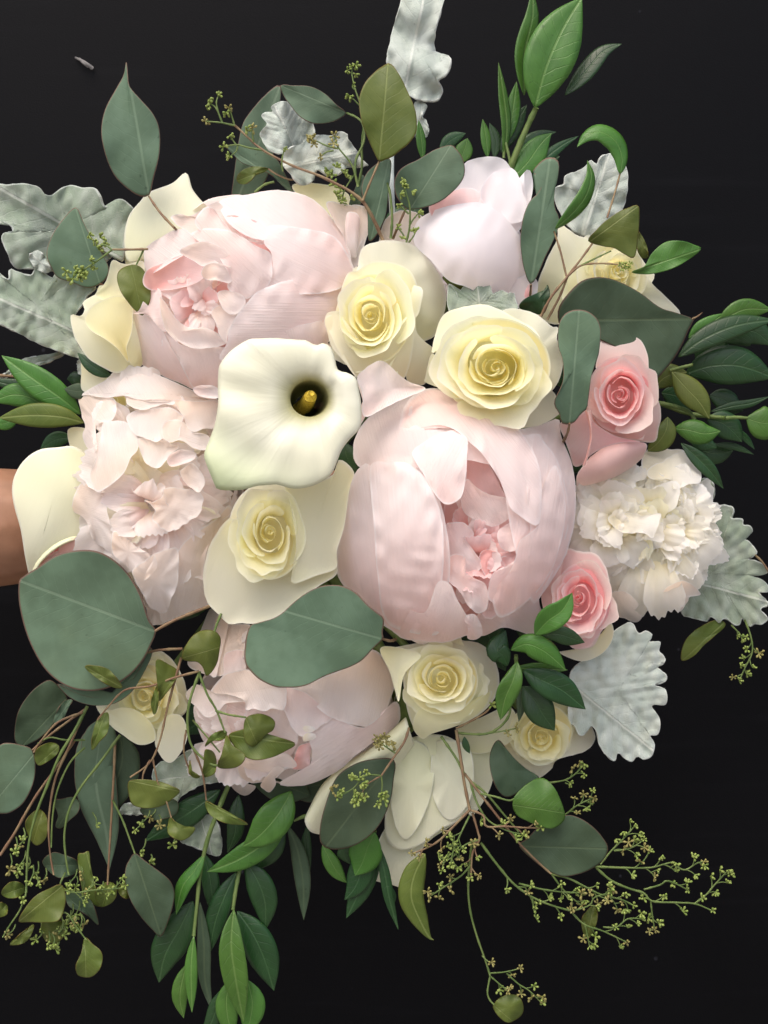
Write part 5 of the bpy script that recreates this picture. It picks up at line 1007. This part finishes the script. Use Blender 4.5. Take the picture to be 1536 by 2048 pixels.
# ---- lower centre
t = et('dark green oval leaf lying on the bottom calla with yellow seed buds over it', (790, 1520, 110))
euc(t, 'P', (788,1520,745,1518,705,1530,672,1556,652,1605,640,1655,643,1688,670,1699,715,1688,755,1655,780,1605,787,1560), (785, 1520), (650, 1695), lambda x, y: 108 - .05 * (1690 - y), 'eucd', cupz=6)
twig(t, z2('e', (1530,920,1500,1010,1440,1100,1345,1240), (120, 128, 136, 140)), 3.4, 2.4, 'stem_b', end=False)
twig(t, z2('e', (1345,1240,1250,1300,1200,1390), (140, 140, 138)), 2, 1.4, 'stem_b', buds=2, seed=41, blen=(10, 18), s=1.2)
twig(t, z2('e', (1345,1240,1240,1240,1150,1330,1050,1380), (140, 142, 142, 138)), 2, 1.4, 'stem_g', buds=3, seed=42, blen=(10, 20), s=1.2, brown=.5)
twig(t, z2('e', (1345,1240,1350,1310,1340,1380), (140, 140, 138)), 2, 1.4, 'stem_g', seed=43, s=1.4)
for p in ((1030,1310),(1020,1350),(1130,1260),(1200,1250),(1245,1215),(1225,1300),(1185,1400),(1320,1430),(1360,1350),(1365,1400),(1170,1420)): bud(t, (*fp('e', *p)[0], 140), 1.2, p[0] < 1100)
twig(t, z2('e', (1440,1090,1380,1050,1330,1010), (134, 138, 138)), 2.2, 1.6, 'stem_g', buds=2, seed=44, blen=(10, 16), brown=1)
for p in ((1310,985),(1365,975),(1330,1045),(1400,1030),(1420,1040)): bud(t, (*fp('e', *p)[0], 138), 1, True)

t = et('seeded eucalyptus spray fanning out to the bottom right with many star buds', (905, 1465, 110))
T = lambda pts, zs, r0, r1, mat='stem_g', **k: twig(t, z2('G', pts, zs), r0, r1, mat, **k)
T((390,385,405,480,420,580,440,680), (120, 124, 126, 126), 4, 3.6, 'stem_b', end=False)
T((335,410,390,490,430,560,500,620,560,690,620,760), (110, 120, 126, 126, 124, 120), 3.2, 2.4, end=False)
T((420,545,470,610,540,700,620,800,700,880,740,915), (126, 128, 128, 120, 112, 108), 3.4, 2.4, 'stem_b', end=False)
T((440,570,465,650,510,720,590,760,650,770), (126, 130, 134, 136, 134), 2.8, 1.8, buds=3, seed=51, blen=(12, 22))
T((480,620,530,630,590,645,620,620), (130, 140, 148, 150), 2.6, 2, end=False)
T((440,680,490,700,500,740,570,740,640,745,700,745), (130, 136, 138, 140, 140, 138), 3, 1.8, 'stem_b', buds=4, seed=52, blen=(12, 22), brown=.7)
T((440,680,400,720,330,790,280,820,230,840), (130, 134, 134, 130, 126), 3.4, 2, 'stem_b', buds=4, seed=53, blen=(14, 24), brown=.7)
T((450,690,470,760,475,790,450,840,445,930), (126, 128, 128, 126, 124), 3, 2, 'stem_b', buds=4, seed=54, blen=(14, 26))
T((440,700,410,760,380,830,370,880), (130, 138, 140, 138), 2.4, 1.6, buds=6, seed=55, blen=(14, 26))
T((470,790,420,810,380,850,330,880), (130, 134, 136, 136), 2.4, 1.6, buds=6, seed=56, blen=(14, 24))
T((445,880,410,920,350,960,290,1000), (124, 124, 122, 118), 2.4, 1.6, buds=5, seed=57, blen=(12, 20), brown=.7)
T((450,790,435,930,440,1040,465,1140,500,1240,515,1290), (120, 110, 100, 95, 92, 90), 3, 2.2, end=False, buds=0)
T((515,1290,505,1350,515,1380,530,1395), (90, 92, 94, 96), 2.4, 2, end=False)
T((515,1290,550,1320,580,1345), (90, 92, 92), 2.2, 1.5, buds=2, seed=58, blen=(8, 14), brown=.5)
T((510,1280,570,1275,625,1262), (90, 92, 92), 2, 1.4, buds=1, seed=59, blen=(8, 14), brown=.5)
T((575,1280,620,1320,660,1345,700,1385), (92, 94, 94, 94), 2, 1.4, buds=4, seed=60, blen=(10, 18), brown=.7)
T((485,1215,505,1235,520,1240), (92, 96, 96), 1.8, 1.4, brown=1, seed=61)
euc(t, 'G', (527,1395,550,1370,585,1357,620,1365,636,1395,632,1430,600,1455,575,1460,548,1440,530,1415), (527, 1395), (600, 1458), 96, 'olive', cupz=-5)
T((480,800,540,880,600,950,670,1000,740,1030,810,1050), (126, 124, 120, 116, 112, 108), 3.4, 2.2, buds=5, seed=62, blen=(14, 26))
T((620,950,700,970,770,980,850,985), (120, 118, 116, 112), 2.6, 1.6, buds=4, seed=63, blen=(12, 22))
T((810,1050,860,1100,930,1125,1015,1165), (108, 104, 100, 96), 2.6, 1.6, buds=3, seed=64, blen=(14, 24))
T((930,1110,980,1110,1020,1080,1070,1080), (100, 102, 102, 100), 2.2, 1.5, buds=4, seed=65, blen=(12, 24))
T((820,1050,880,1030,900,1000,960,985), (108, 112, 114, 112), 2.2, 1.5, buds=4, seed=66, blen=(12, 22))
T((670,1000,675,1040,685,1080), (116, 112, 108), 2, 1.4, seed=67)
T((740,915,800,930,860,960,920,990,1000,1010,1040,1030), (108, 108, 106, 104, 100, 98), 3, 1.8, buds=7, seed=68, blen=(14, 28), brown=.4)
T((740,915,790,980,850,1030), (108, 106, 104), 2.4, 1.6, buds=4, seed=69, blen=(12, 22))
T((900,888,1000,892,1100,892,1150,880,1190,870), (96, 94, 92, 92, 90), 3, 1.8, buds=5, seed=70, blen=(14, 26))
T((1190,880,1230,900,1275,875,1300,870), (90, 90, 88, 86), 2.2, 1.5, buds=3, seed=71, blen=(10, 20), brown=.4)
T((905,892,960,940,1030,970,1080,985,1110,1015,1200,1020,1270,1025,1330,1050), (96, 94, 92, 90, 88, 84, 82, 80), 3.2, 1.8, 'stem_g', buds=4, seed=72, blen=(14, 24))
T((1080,972,1140,955,1170,940,1245,975), (90, 90, 90, 86), 2.4, 1.5, buds=2, seed=73, blen=(12, 22))
T((1265,1025,1310,990,1335,960,1390,900), (82, 84, 84, 82), 2.4, 1.5, buds=5, seed=74, blen=(12, 22))
T((1105,1015,1110,1060,1120,1120), (88, 86, 84), 2.2, 1.5, buds=3, seed=75, blen=(10, 18), brown=.6)
T((920,880,960,830,1000,790,1045,740), (96, 98, 98, 96), 2.4, 1.6, buds=6, seed=76, blen=(12, 24))
T((970,830,1030,820,1080,790), (98, 98, 96), 2.2, 1.5, buds=4, seed=77, blen=(12, 22))
T((860,1090,870,1130,880,1180), (104, 102, 98), 2.2, 1.5, buds=2, seed=78, blen=(8, 14))
T((1070,880,1090,850,1100,830), (94, 94, 92), 2, 1.5, seed=79)
T((730,580,790,570,830,545,860,510), (50, 56, 60, 60), 2.4, 1.6, buds=4, seed=80, blen=(10, 18), brown=.4)
T((790,580,815,590), (56, 58), 1.8, 1.4, seed=81)
T((760,720,800,690,840,660,895,635), (60, 62, 64, 62), 2.4, 1.6, buds=6, seed=82, blen=(12, 22), brown=.4)
euc(t, 'G', (850,1085,870,1050,895,1030,910,1060,905,1100,880,1150,860,1140), (895, 1030), (870, 1160), 90, 'olive')
T((390,395,430,400,500,400,550,375,585,330,590,270), (110, 116, 118, 118, 118, 116), 3, 3, 'stem_g', end=False)
T((390,380,450,350,500,320,520,295), (116, 124, 128, 128), 2.8, 2, 'stem_b', end=True, seed=83)
T((500,400,560,390,610,380), (118, 118, 116), 2, 1.5, buds=1, seed=84, blen=(8, 12), brown=1)
t = et('two glossy green eucalyptus leaves overlapping at the bottom right of the bouquet', (1040, 1600, 120))
euc(t, 'G', (598,665,605,630,640,592,690,563,725,570,752,600,772,640,790,700,775,730,740,748,700,740,655,722,615,700), (598, 660), (785, 690), lambda x, y: 150 - .1 * (x - 1080), 'rus', cupz=-10, arch=8)
euc(t, 'G', (622,812,650,785,690,745,740,715,800,698,850,712,900,748,935,790,948,822,930,865,880,900,830,918,780,924,730,905,680,870), (625, 812), (948, 822), 108, 'eucd', cupz=6)
euc(t, 'G', (545,422,575,455,610,495,650,530,695,562,650,590,610,620,575,632,545,610,522,560,512,500,520,455), (540, 425), (690, 562), 88, 'eucd')
t = et('thin dangling olive leaf with a curled tip at the bottom', (845, 1690, 60))
leaf(z2('G', (275,840,235,920,225,1000,255,1080,290,1145,308,1157), (80, 84, 86, 80, 70, 66)), 26, M['olive'], t, 'euc', cup=.3)
t = et('faint dark leaf and bud spray below the felted leaf at the far right', (1400, 1270, -60))
euc(t, 'G', (1218,130,1222,80,1245,40,1290,5,1350,-20,1380,0,1340,40,1300,75,1262,115), (1375, -10), (1222, 130), -70, 'olive')
twig(t, z2('G', (1450,-20,1472,40,1478,100,1450,160,1430,205), (-60, -60, -60, -60, -60)), 2.6, 1.6, 'stem_g', buds=7, seed=90, blen=(10, 22))
twig(t, z2('G', (1400,0,1430,30,1440,50), (-60, -60, -60)), 2, 1.5, 'stem_g', buds=2, seed=91, blen=(8, 14))
twig(t, z2('f', (1440,960,1500,1020,1560,1120), (-60, -64, -70)), 2.6, 2.4, 'stem_b', end=False)

# ---- felted grey leaves
def dm(label, pos, parts, group=G_D, stem=None):
    t = et(label, pos, 'felted leaf', 'felted_leaf', group)
    for fr_, pts, b, e, zf, mat, kw in parts:
        O = fp(fr_, *pts); kk = dict(thick=4, wave=5, wf=5, crinkle=4, cs=18, jag=1, ruf=4, rs=14, rings=13, n=150); kk.update(kw)
        if len(O) > 12: kk['relief'] = lambda x, y, u, v, s: 1.3 * np.sin(6.283 * ((u - np.abs(v) * .9) * 7 + .25)) * np.clip(np.abs(v) * 6, 0, 1) * (1 - u * .3) + 5 * np.clip(1 - np.abs(v) * 22, 0, 1)
        patch('leaf', O, zf if callable(zf) else plane(zf), M[mat], t, base=fp(fr_, *b)[0], tip=fp(fr_, *e)[0], **kk)
    if stem is not None: tube('stem', stem, 7, 6, M['stem_w'], t)
    return t
dm('broad grey-green felted leaf with rounded lobes at the upper left edge', (200, 480, -60), [
    ('h', (-30,90,60,70,180,65,280,90,330,140,390,150,450,100,530,75,620,95,700,95,745,150,790,240,860,190,930,190,1000,260,985,330,945,420,930,500,920,640,860,600,800,640,700,760,560,760,400,720,250,700,120,690,60,600,15,480,35,430,90,425,85,385,10,345,-25,350), (900, 620), (60, 130), lambda x, y: -60 + 24 * np.sin(x / 30), 'dm', dict(cen=fp('h', 470, 420)[0], wave=10, nothing=0) if 0 else dict(cen=fp('h', 470, 420)[0], wave=9))])
dm('wide grey-green felted leaf with a toothed rim at the left edge, below the rounded one', (190, 660, -20), [
    ('h', (-40,740,0,745,65,775,72,705,130,720,200,742,240,740,262,690,300,700,340,740,430,775,440,690,490,682,560,760,600,745,650,760,700,800,712,850,650,900,625,960,560,1050,555,1200,600,1300,650,1372,500,1340,300,1260,100,1160,0,1115,-60,1090), (640, 1200), (-60, 900), lambda x, y: -40 + .05 * (x - 80), 'dm', dict(cen=fp('h', 280, 980)[0], wave=3)),
    ('h', (215,600,250,570,310,575,345,640,380,700,340,730,270,700,230,650), (380, 720), (230, 580), -34, 'dmw', {})])
dm('tall twisted white felted leaf rising out of the top edge of the picture', (790, 350, -60), [
    ('B', (135,220,148,150,165,80,200,-20,260,-60,350,-50,335,40,320,90,312,140,310,180,322,220,335,228,345,207,368,212,366,255,345,285,325,300,340,330,330,362,300,374,250,368,200,340,170,300,145,260), (200, 330), (280, -50), lambda x, y: -40 + 10 * np.sin(y / 17) + .25 * (x - 830), 'dmw', dict(cen=fp('B', 240, 170)[0], crinkle=9, cs=34)),
    ('B', (240,380,262,374,282,388,265,418,285,455,285,500,240,505,232,440), (245, 500), (265, 380), -50, 'dmw', {})],
    stem=[(*fp('B', 160, 320)[0], -56), (*fp('B', 152, 520)[0], -30), (*fp('B', 152, 700)[0], 20), (*fp('B', 160, 860)[0], 10)])
dm('curled white felted leaf at the top between the narrow leaves and the seed buds', (600, 330, 0), [
    ('b', (420,290,445,270,500,265,560,290,615,345,635,400,632,440,600,470,540,500,490,530,430,530,395,500,365,455,366,415,395,380,372,345,378,325,425,318), (540, 520), (440, 290), lambda x, y: 10 + 26 * np.cos((x - 560) / 17), 'dmw', dict(cen=fp('b', 500, 400)[0])),
    ('b', (480,530,520,495,570,480,600,455,650,435,720,440,770,418,805,432,812,460,850,520,880,560,910,590,860,600,800,605,760,640,700,640,650,615,620,680,560,690,500,620,470,580), (500, 600), (880, 520), lambda x, y: 34 + 12 * np.sin(x / 9), 'dmw', dict(cen=fp('b', 660, 540)[0]))])
dm('pale grey scalloped felted leaf at the upper right behind the curled green leaves', (1190, 440, -60), [
    ('B', (755,690,785,678,790,645,850,622,885,590,905,602,918,580,940,565,980,572,1010,605,1022,660,1015,720,1000,770,930,850,880,870,820,850,775,790,750,730), (860, 860), (950, 570), -70, 'dmw', dict(jag=1.2)) ])
dm('small frilled grey felted leaf tucked between the closed peony and the widest cream rose', (960, 600, 120), [
    ('c', (785,330,815,338,835,375,845,400,865,350,895,330,930,350,965,325,1000,315,1035,330,1045,370,1060,385,1095,358,1140,372,1175,375,1190,420,1195,470,1100,500,950,500,800,490), (980, 500), (960, 330), lambda x, y: 132 + .3 * (y - 600), 'dm', dict(n=110, cen=fp('c', 970, 430)[0], wave=2))])
dm('large deeply notched felted leaf at the right edge behind the ragged white peony', (1370, 1130, -70), [
    ('f', (860,1120,900,900,960,740,1040,660,1150,600,1200,590,1265,598,1285,630,1262,680,1300,692,1350,695,1352,735,1400,742,1422,772,1400,800,1300,830,1310,842,1380,850,1420,885,1455,930,1440,962,1385,990,1440,1000,1500,1030,1536,1085,1490,1105,1410,1112,1500,1150,1540,1200,1530,1235,1470,1238,1520,1290,1540,1330,1480,1360,1525,1410,1535,1440,1490,1475,1440,1468,1400,1490,1360,1440,1345,1425,1325,1475,1290,1480,1240,1440,1205,1435,1180,1462,1130,1425,1105,1420,1085,1455,1030,1440,960,1420,890,1380), (870, 1130), (1530, 1300), lambda x, y: -78 + .03 * (x - 1400), 'dm', dict(cen=fp('f', 1130, 1090)[0], n=220, rings=20, wave=3, crinkle=4, cs=22)),
    ('f', (900,620,1040,560,1135,540,1135,440,1080,390,1000,420,900,500), (900, 600), (1110, 420), -64, 'dm', dict(cen=fp('f', 1030, 500)[0]))])
dm('bright white felted leaf with jagged edge at the lower right, below the smaller pink rose', (1170, 1340, 10), [
    ('G', (805,250,812,170,880,110,960,30,1030,-10,1060,30,1088,22,1110,35,1098,62,1138,62,1135,95,1160,122,1150,142,1108,142,1160,180,1158,208,1118,220,1160,238,1160,290,1108,295,1140,350,1130,402,1100,405,1118,440,1108,480,1080,495,1058,482,1032,503,1008,490,985,470,972,500,940,478,915,440,905,395,882,370,862,400,840,405,822,370,800,350), (830, 230), (1090, 440), lambda x, y: 20 - .08 * (x - 1200) - .05 * (y - 1350), 'dmw', dict(cen=fp('G', 985, 240)[0], n=200, rings=20, wave=3, crinkle=4, cs=20))])
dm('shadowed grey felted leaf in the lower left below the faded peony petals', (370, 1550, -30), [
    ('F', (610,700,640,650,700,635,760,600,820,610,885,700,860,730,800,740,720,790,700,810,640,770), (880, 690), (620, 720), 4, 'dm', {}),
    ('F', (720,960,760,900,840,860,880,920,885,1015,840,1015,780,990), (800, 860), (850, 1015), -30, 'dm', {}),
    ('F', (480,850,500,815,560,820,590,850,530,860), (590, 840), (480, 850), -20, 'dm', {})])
dm('narrow dull grey felted leaf pointing left below the toothed one', (150, 720, -80), [
    ('h', (0,1500,50,1470,100,1420,200,1360,330,1345,440,1320,490,1330,400,1380,330,1410,200,1440,80,1490,0,1530), (490, 1325), (0, 1510), -90, 'dm', dict(wave=2)),
    ('h', (575,1400,600,1370,625,1400,620,1480,590,1480,575,1440), (610, 1370), (600, 1480), -60, 'dmw', {})])

# ---- ruscus
def rus(label, pos, leaves, stems=(), group=G_R):
    t = et(label, pos, 'leaf sprig', 'ruscus_sprig', group)
    for fr_, pts, zs, hw, mat, kw in leaves: leaf(z2(fr_, pts, zs), hw, M[mat], t, **kw)
    for fr_, pts, zs, r0, r1, mat in stems: tube('stem', z2(fr_, pts, zs), r0, r1, M[mat], t, n=18, ns=7, knob=.15)
    return t
N_ = {}
rus('tall ruscus sprig with broad bright green leaves at the top right', (1020, 330, -60), [
    ('B', (680,395,720,250,780,110,852,-10), (-20, -10, -14, -30), 52, 'rus', dict(cup=.25, fold=.3)),
    ('B', (640,350,640,200,670,60,668,-40), (-40, -36, -36, -40), 22, 'rus', dict(tilt=30)),
    ('B', (790,350,860,270,930,190,998,162), (-40, -44, -50, -56), 19, 'rusd', dict(tilt=-20)),
    ('B', (565,580,575,460,560,330,545,230), (-70, -66, -66, -70), 12, 'rus', dict(tilt=30)),
    ('B', (580,520,595,430,612,300), (-80, -80, -84), 15, 'rus', {}),
    ('B', (555,560,600,470,650,385), (-84, -84, -84), 17, 'rusd', {}),
    ('B', (590,600,640,540,700,500,757,485), (-50, -56, -60, -64), 16, 'rusd', {}),
    ('B', (600,650,650,600,700,530,740,490), (-40, -44, -50, -56), 26, 'rus', {}),
    ('B', (630,690,700,600,770,540,840,500), (-50, -54, -60, -70), 12, 'rusd', {}),
    ('B', (620,700,680,640,740,590,770,575), (-60, -60, -60, -60), 30, 'rusd', {})],
    [('B', (685,395,650,470,600,590,560,700), (-18, -30, -40, -60), 5.5, 7, 'stem_g'), ('B', (565,580,570,520,590,600), (-70, -70, -60), 3, 3, 'stem_g')])
rus('short dark ruscus tips showing above the closed peony', (950, 320, -80), [
    ('B', (505,580,500,510,487,438), (-80, -80, -84), 11, 'rus', dict(tilt=20)), ('B', (530,580,535,520,513,452), (-84, -84, -86), 12, 'rusd', {}),
    ('B', (400,600,420,550,432,508), (-60, -60, -60), 18, 'rus', {}), ('B', (330,560,370,515,425,490), (-64, -64, -64), 14, 'rusd', {}),
    ('B', (268,590,262,520,252,440), (-20, -20, -24), 11, 'rus', dict(tilt=30))], [('B', (505,580,520,640,540,700), (-80, -80, -80), 3, 4, 'stem_g'), ('B', (268,590,270,640,280,700), (-20, -20, -40), 3, 4, 'stem_g'), ('B', (400,600,410,650,420,700), (-60, -60, -70), 3, 4, 'stem_g')])
rus('dense dark ruscus sprig spreading off the right edge of the picture', (1340, 800, -80), [
    ('g', (1200,290,1300,230,1400,195,1560,200), (-60, -56, -60, -70), 22, 'rus', dict(tilt=10)),
    ('g', (1000,390,1080,330,1150,290,1240,225), (-70, -66, -66, -70), 16, 'rus', {}),
    ('g', (930,520,1080,410,1250,330,1400,290,1580,270), (-50, -44, -44, -50, -60), 25, 'rusd', dict(tilt=-10)),
    ('g', (1000,480,1040,440,1090,400), (-60, -56, -56), 14, 'rus', {}),
    ('g', (980,632,1150,580,1350,580,1580,660), (-80, -64, -60, -76), 40, 'rusd', {}),
    ('g', (1240,420,1350,360,1450,350,1560,440), (-110, -104, -104, -110), 30, 'rusd', {}),
    ('g', (890,620,980,720,1080,830,1140,935), (-30, -20, -16, -20), 27, 'olive', dict(prof='ruscus')),
    ('g', (905,1000,1000,1010,1110,1035,1215,1018), (-20, -10, -6, -14), 24, 'rus', dict(cup=.4)),
    ('g', (860,925,850,1010,800,1090,725,1155), (0, 6, 4, -6), 24, 'olive', {}),
    ('g', (1390,930,1480,960,1560,960,1640,930), (-60, -54, -54, -60), 34, 'rus', {}),
    ('g', (950,1100,1030,1170,1140,1280,1235,1405), (-16, -10, -10, -20), 16, 'rusd', dict(fold=.4)),
    ('g', (1150,885,1300,850,1420,830,1545,785), (-90, -86, -86, -90), 9, 'rusd', {}),
    ('g', (1140,780,1220,800,1300,850,1370,880), (-100, -96, -96, -100), 24, 'rusd', {}),
    ('g', (1120,940,1220,960,1300,1020,1360,1090), (-80, -76, -76, -80), 27, 'rusd', {}),
    ('g', (1000,1080,1080,1090,1190,1130), (-70, -66, -70), 17, 'rusd', {}),
    ('g', (1300,990,1380,1060,1445,1140), (-90, -90, -90), 7, 'rusd', {}),
    ('g', (1160,1110,1300,1120,1440,1175), (-100, -96, -96), 7, 'rusd', {}),
    ('g', (770,730,850,650,990,620), (-60, -56, -60), 24, 'olive', {}),
    ('g', (1040,1130,1180,1170,1300,1150), (-120, -116, -120), 22, 'rusd', {}),
    ('g', (820,760,950,790,1080,850), (-110, -106, -110), 30, 'rusd', {}),
    ('g', (1060,560,1150,480,1300,480), (-120, -116, -120), 34, 'rusd', {})],
    [('g', (800,830,900,850,1000,885,1040,940), (-60, -50, -40, -40), 5, 4, 'stem_g'), ('g', (880,610,950,590,1030,570), (-50, -44, -44), 4, 3, 'stem_g'), ('g', (1250,930,1320,925,1400,930), (-60, -60, -60), 4, 3, 'stem_g'),
     ('g', (600,800,800,830,1000,900,1250,930), (-140, -110, -90, -60), 5, 4, 'stem_g')])
rus('bright ruscus sprig with long pointed leaves at the left edge', (165, 810, -40), [
    ('h', (600,1780,450,1660,250,1520,12,1345), (-20, -6, -6, -20), 30, 'rus', dict(fold=.3)),
    ('h', (625,1845,450,1800,220,1790,-10,1810), (-6, 6, 6, -10), 25, 'olive', {}),
    ('h', (330,1720,200,1650,80,1640,-60,1690), (-30, -24, -24, -30), 24, 'rus', {}),
    ('h', (350,1700,180,1600,60,1560,-60,1530), (-50, -46, -46, -50), 16, 'rusd', {}),
    ('h', (560,1840,400,1740,220,1650), (-60, -56, -60), 24, 'rusd', {}),
    ('h', (680,1600,580,1610,480,1595), (0, 6, 0), 16, 'eucd', {}),
    ('h', (830,1500,760,1470,660,1400,578,1325), (40, 44, 40, 30), 14, 'rusd', {}),
    ('h', (540,1960,420,1970,300,2045), (-60, -56, -60), 16, 'rusd', {}),
    ('h', (620,1560,560,1520,500,1520), (-70, -66, -70), 16, 'rusd', {}),
    ('h', (140,1800,40,1850,-60,1850), (-70, -66, -70), 14, 'rus', {})],
    [('h', (-60,1490,40,1495,140,1505), (-90, -86, -86), 3, 2.4, 'stem_b'), ('h', (620,1800,700,1800,800,1820), (-20, -40, -80), 5, 5, 'stem_g')])
rus('small glossy ruscus leaves clustered beside the smaller pink rose under the big peony', (1030, 1310, 120), [
    ('E', (190,1965,260,1890,340,1830,395,1735), (190, 206, 214, 216), 26, 'rus', dict(fold=.4, cup=.1)),
    ('E', (235,1970,310,1960,380,1980,462,2007), (180, 186, 186, 176), 18, 'rusd', {}),
    ('G', (592,92,650,70,720,100,792,165), (170, 184, 184, 170), 25, 'rus', dict(cup=.4)),
    ('G', (578,150,560,110,540,90,572,20), (160, 166, 166, 150), 22, 'rusd', {}),
    ('G', (635,165,700,200,780,240,866,310), (140, 150, 150, 140), 30, 'rusd', dict(fold=.3)),
    ('G', (635,225,680,280,710,330,752,388), (120, 128, 130, 124), 30, 'rusd', dict(fold=.3)),
    ('G', (615,135,600,200,570,270,553,350), (180, 190, 186, 176), 22, 'rus', dict(fold=.4, wave=4)),
    ('G', (600,160,700,160,800,165), (130, 134, 130), 12, 'rus', {}),
    ('G', (620,210,630,280,620,355), (110, 114, 110), 10, 'eucd', {}),
    ('G', (420,410,425,440,440,472), (110, 112, 112), 7, 'rusd', {}), ],
    [('G', (610,110,610,160,600,220), (160, 150, 140), 4, 4, 'stem_g')])
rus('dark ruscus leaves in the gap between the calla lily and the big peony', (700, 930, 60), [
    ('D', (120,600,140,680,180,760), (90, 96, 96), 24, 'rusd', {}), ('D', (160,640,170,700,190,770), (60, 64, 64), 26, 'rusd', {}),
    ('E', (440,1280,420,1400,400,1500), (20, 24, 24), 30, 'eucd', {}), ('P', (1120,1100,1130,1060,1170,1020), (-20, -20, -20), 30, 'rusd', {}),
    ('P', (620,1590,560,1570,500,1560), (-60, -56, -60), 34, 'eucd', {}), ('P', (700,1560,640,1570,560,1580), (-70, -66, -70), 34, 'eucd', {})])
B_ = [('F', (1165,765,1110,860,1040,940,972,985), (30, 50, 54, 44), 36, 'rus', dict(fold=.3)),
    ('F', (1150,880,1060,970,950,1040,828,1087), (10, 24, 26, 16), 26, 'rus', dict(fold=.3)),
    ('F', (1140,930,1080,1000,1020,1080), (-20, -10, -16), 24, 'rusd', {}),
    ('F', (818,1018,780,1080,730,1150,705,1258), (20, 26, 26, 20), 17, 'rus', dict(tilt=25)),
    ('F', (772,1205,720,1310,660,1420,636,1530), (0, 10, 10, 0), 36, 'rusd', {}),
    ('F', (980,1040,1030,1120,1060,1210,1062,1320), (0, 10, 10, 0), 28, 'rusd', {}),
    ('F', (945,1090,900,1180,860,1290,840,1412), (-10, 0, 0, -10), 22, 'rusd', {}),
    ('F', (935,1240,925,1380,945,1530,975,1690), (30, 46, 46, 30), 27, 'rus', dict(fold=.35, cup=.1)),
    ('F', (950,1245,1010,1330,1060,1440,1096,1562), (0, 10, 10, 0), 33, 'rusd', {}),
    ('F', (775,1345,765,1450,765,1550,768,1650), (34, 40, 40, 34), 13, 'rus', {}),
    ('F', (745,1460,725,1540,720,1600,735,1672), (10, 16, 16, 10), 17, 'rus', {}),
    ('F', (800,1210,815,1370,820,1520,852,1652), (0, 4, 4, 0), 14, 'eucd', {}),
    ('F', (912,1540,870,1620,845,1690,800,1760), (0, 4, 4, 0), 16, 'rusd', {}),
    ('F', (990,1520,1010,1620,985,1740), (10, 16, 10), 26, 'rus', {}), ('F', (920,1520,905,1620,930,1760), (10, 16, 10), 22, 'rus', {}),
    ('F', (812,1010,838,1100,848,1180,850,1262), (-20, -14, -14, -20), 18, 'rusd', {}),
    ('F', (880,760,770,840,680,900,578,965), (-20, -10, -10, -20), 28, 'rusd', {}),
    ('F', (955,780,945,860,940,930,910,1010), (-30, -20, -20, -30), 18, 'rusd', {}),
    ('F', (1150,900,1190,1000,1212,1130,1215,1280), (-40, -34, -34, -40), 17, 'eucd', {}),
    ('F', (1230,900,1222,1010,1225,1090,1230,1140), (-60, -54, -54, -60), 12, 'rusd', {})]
rus('ruscus sprig with long glossy pointed leaves hanging at the bottom left of centre', (460, 1590, -40), B_,
    [('F', (915,740,870,850,830,960,800,1100,788,1220,775,1345), (-20, 6, 16, 20, 24, 30), 5, 3.4, 'stem_g'), ('F', (965,1050,945,1150,932,1240), (0, 16, 24), 4.5, 3.4, 'stem_g')])
rus('dark ruscus leaves hanging under the bottom calla lily', (720, 1680, -20), [
    ('F', (1290,980,1320,1040,1350,1090,1388,1132), (20, 26, 26, 20), 16, 'rus', {}),
    ('F', (1500,930,1470,990,1450,1050,1420,1102), (60, 60, 56, 50), 34, 'rus', {}),
    ('F', (1380,960,1400,1010,1410,1060), (30, 30, 26), 26, 'rusd', {}),
    ('F', (1500,960,1470,1080,1430,1180,1385,1272), (20, 26, 26, 20), 24, 'rusd', {}),
    ('G', (98,790,125,900,145,1010,178,1120), (40, 44, 44, 36), 11, 'rusd', {}),
    ('G', (70,800,50,880,20,960,-20,1010), (40, 40, 36, 30), 26, 'rusd', {}),
    ('G', (150,960,155,1000,150,1040), (20, 20, 20), 8, 'rusd', {})], [('F', (1500,930,1480,880,1450,820), (50, 20, -20), 4, 5, 'stem_g')])
# backing greens between the flowers
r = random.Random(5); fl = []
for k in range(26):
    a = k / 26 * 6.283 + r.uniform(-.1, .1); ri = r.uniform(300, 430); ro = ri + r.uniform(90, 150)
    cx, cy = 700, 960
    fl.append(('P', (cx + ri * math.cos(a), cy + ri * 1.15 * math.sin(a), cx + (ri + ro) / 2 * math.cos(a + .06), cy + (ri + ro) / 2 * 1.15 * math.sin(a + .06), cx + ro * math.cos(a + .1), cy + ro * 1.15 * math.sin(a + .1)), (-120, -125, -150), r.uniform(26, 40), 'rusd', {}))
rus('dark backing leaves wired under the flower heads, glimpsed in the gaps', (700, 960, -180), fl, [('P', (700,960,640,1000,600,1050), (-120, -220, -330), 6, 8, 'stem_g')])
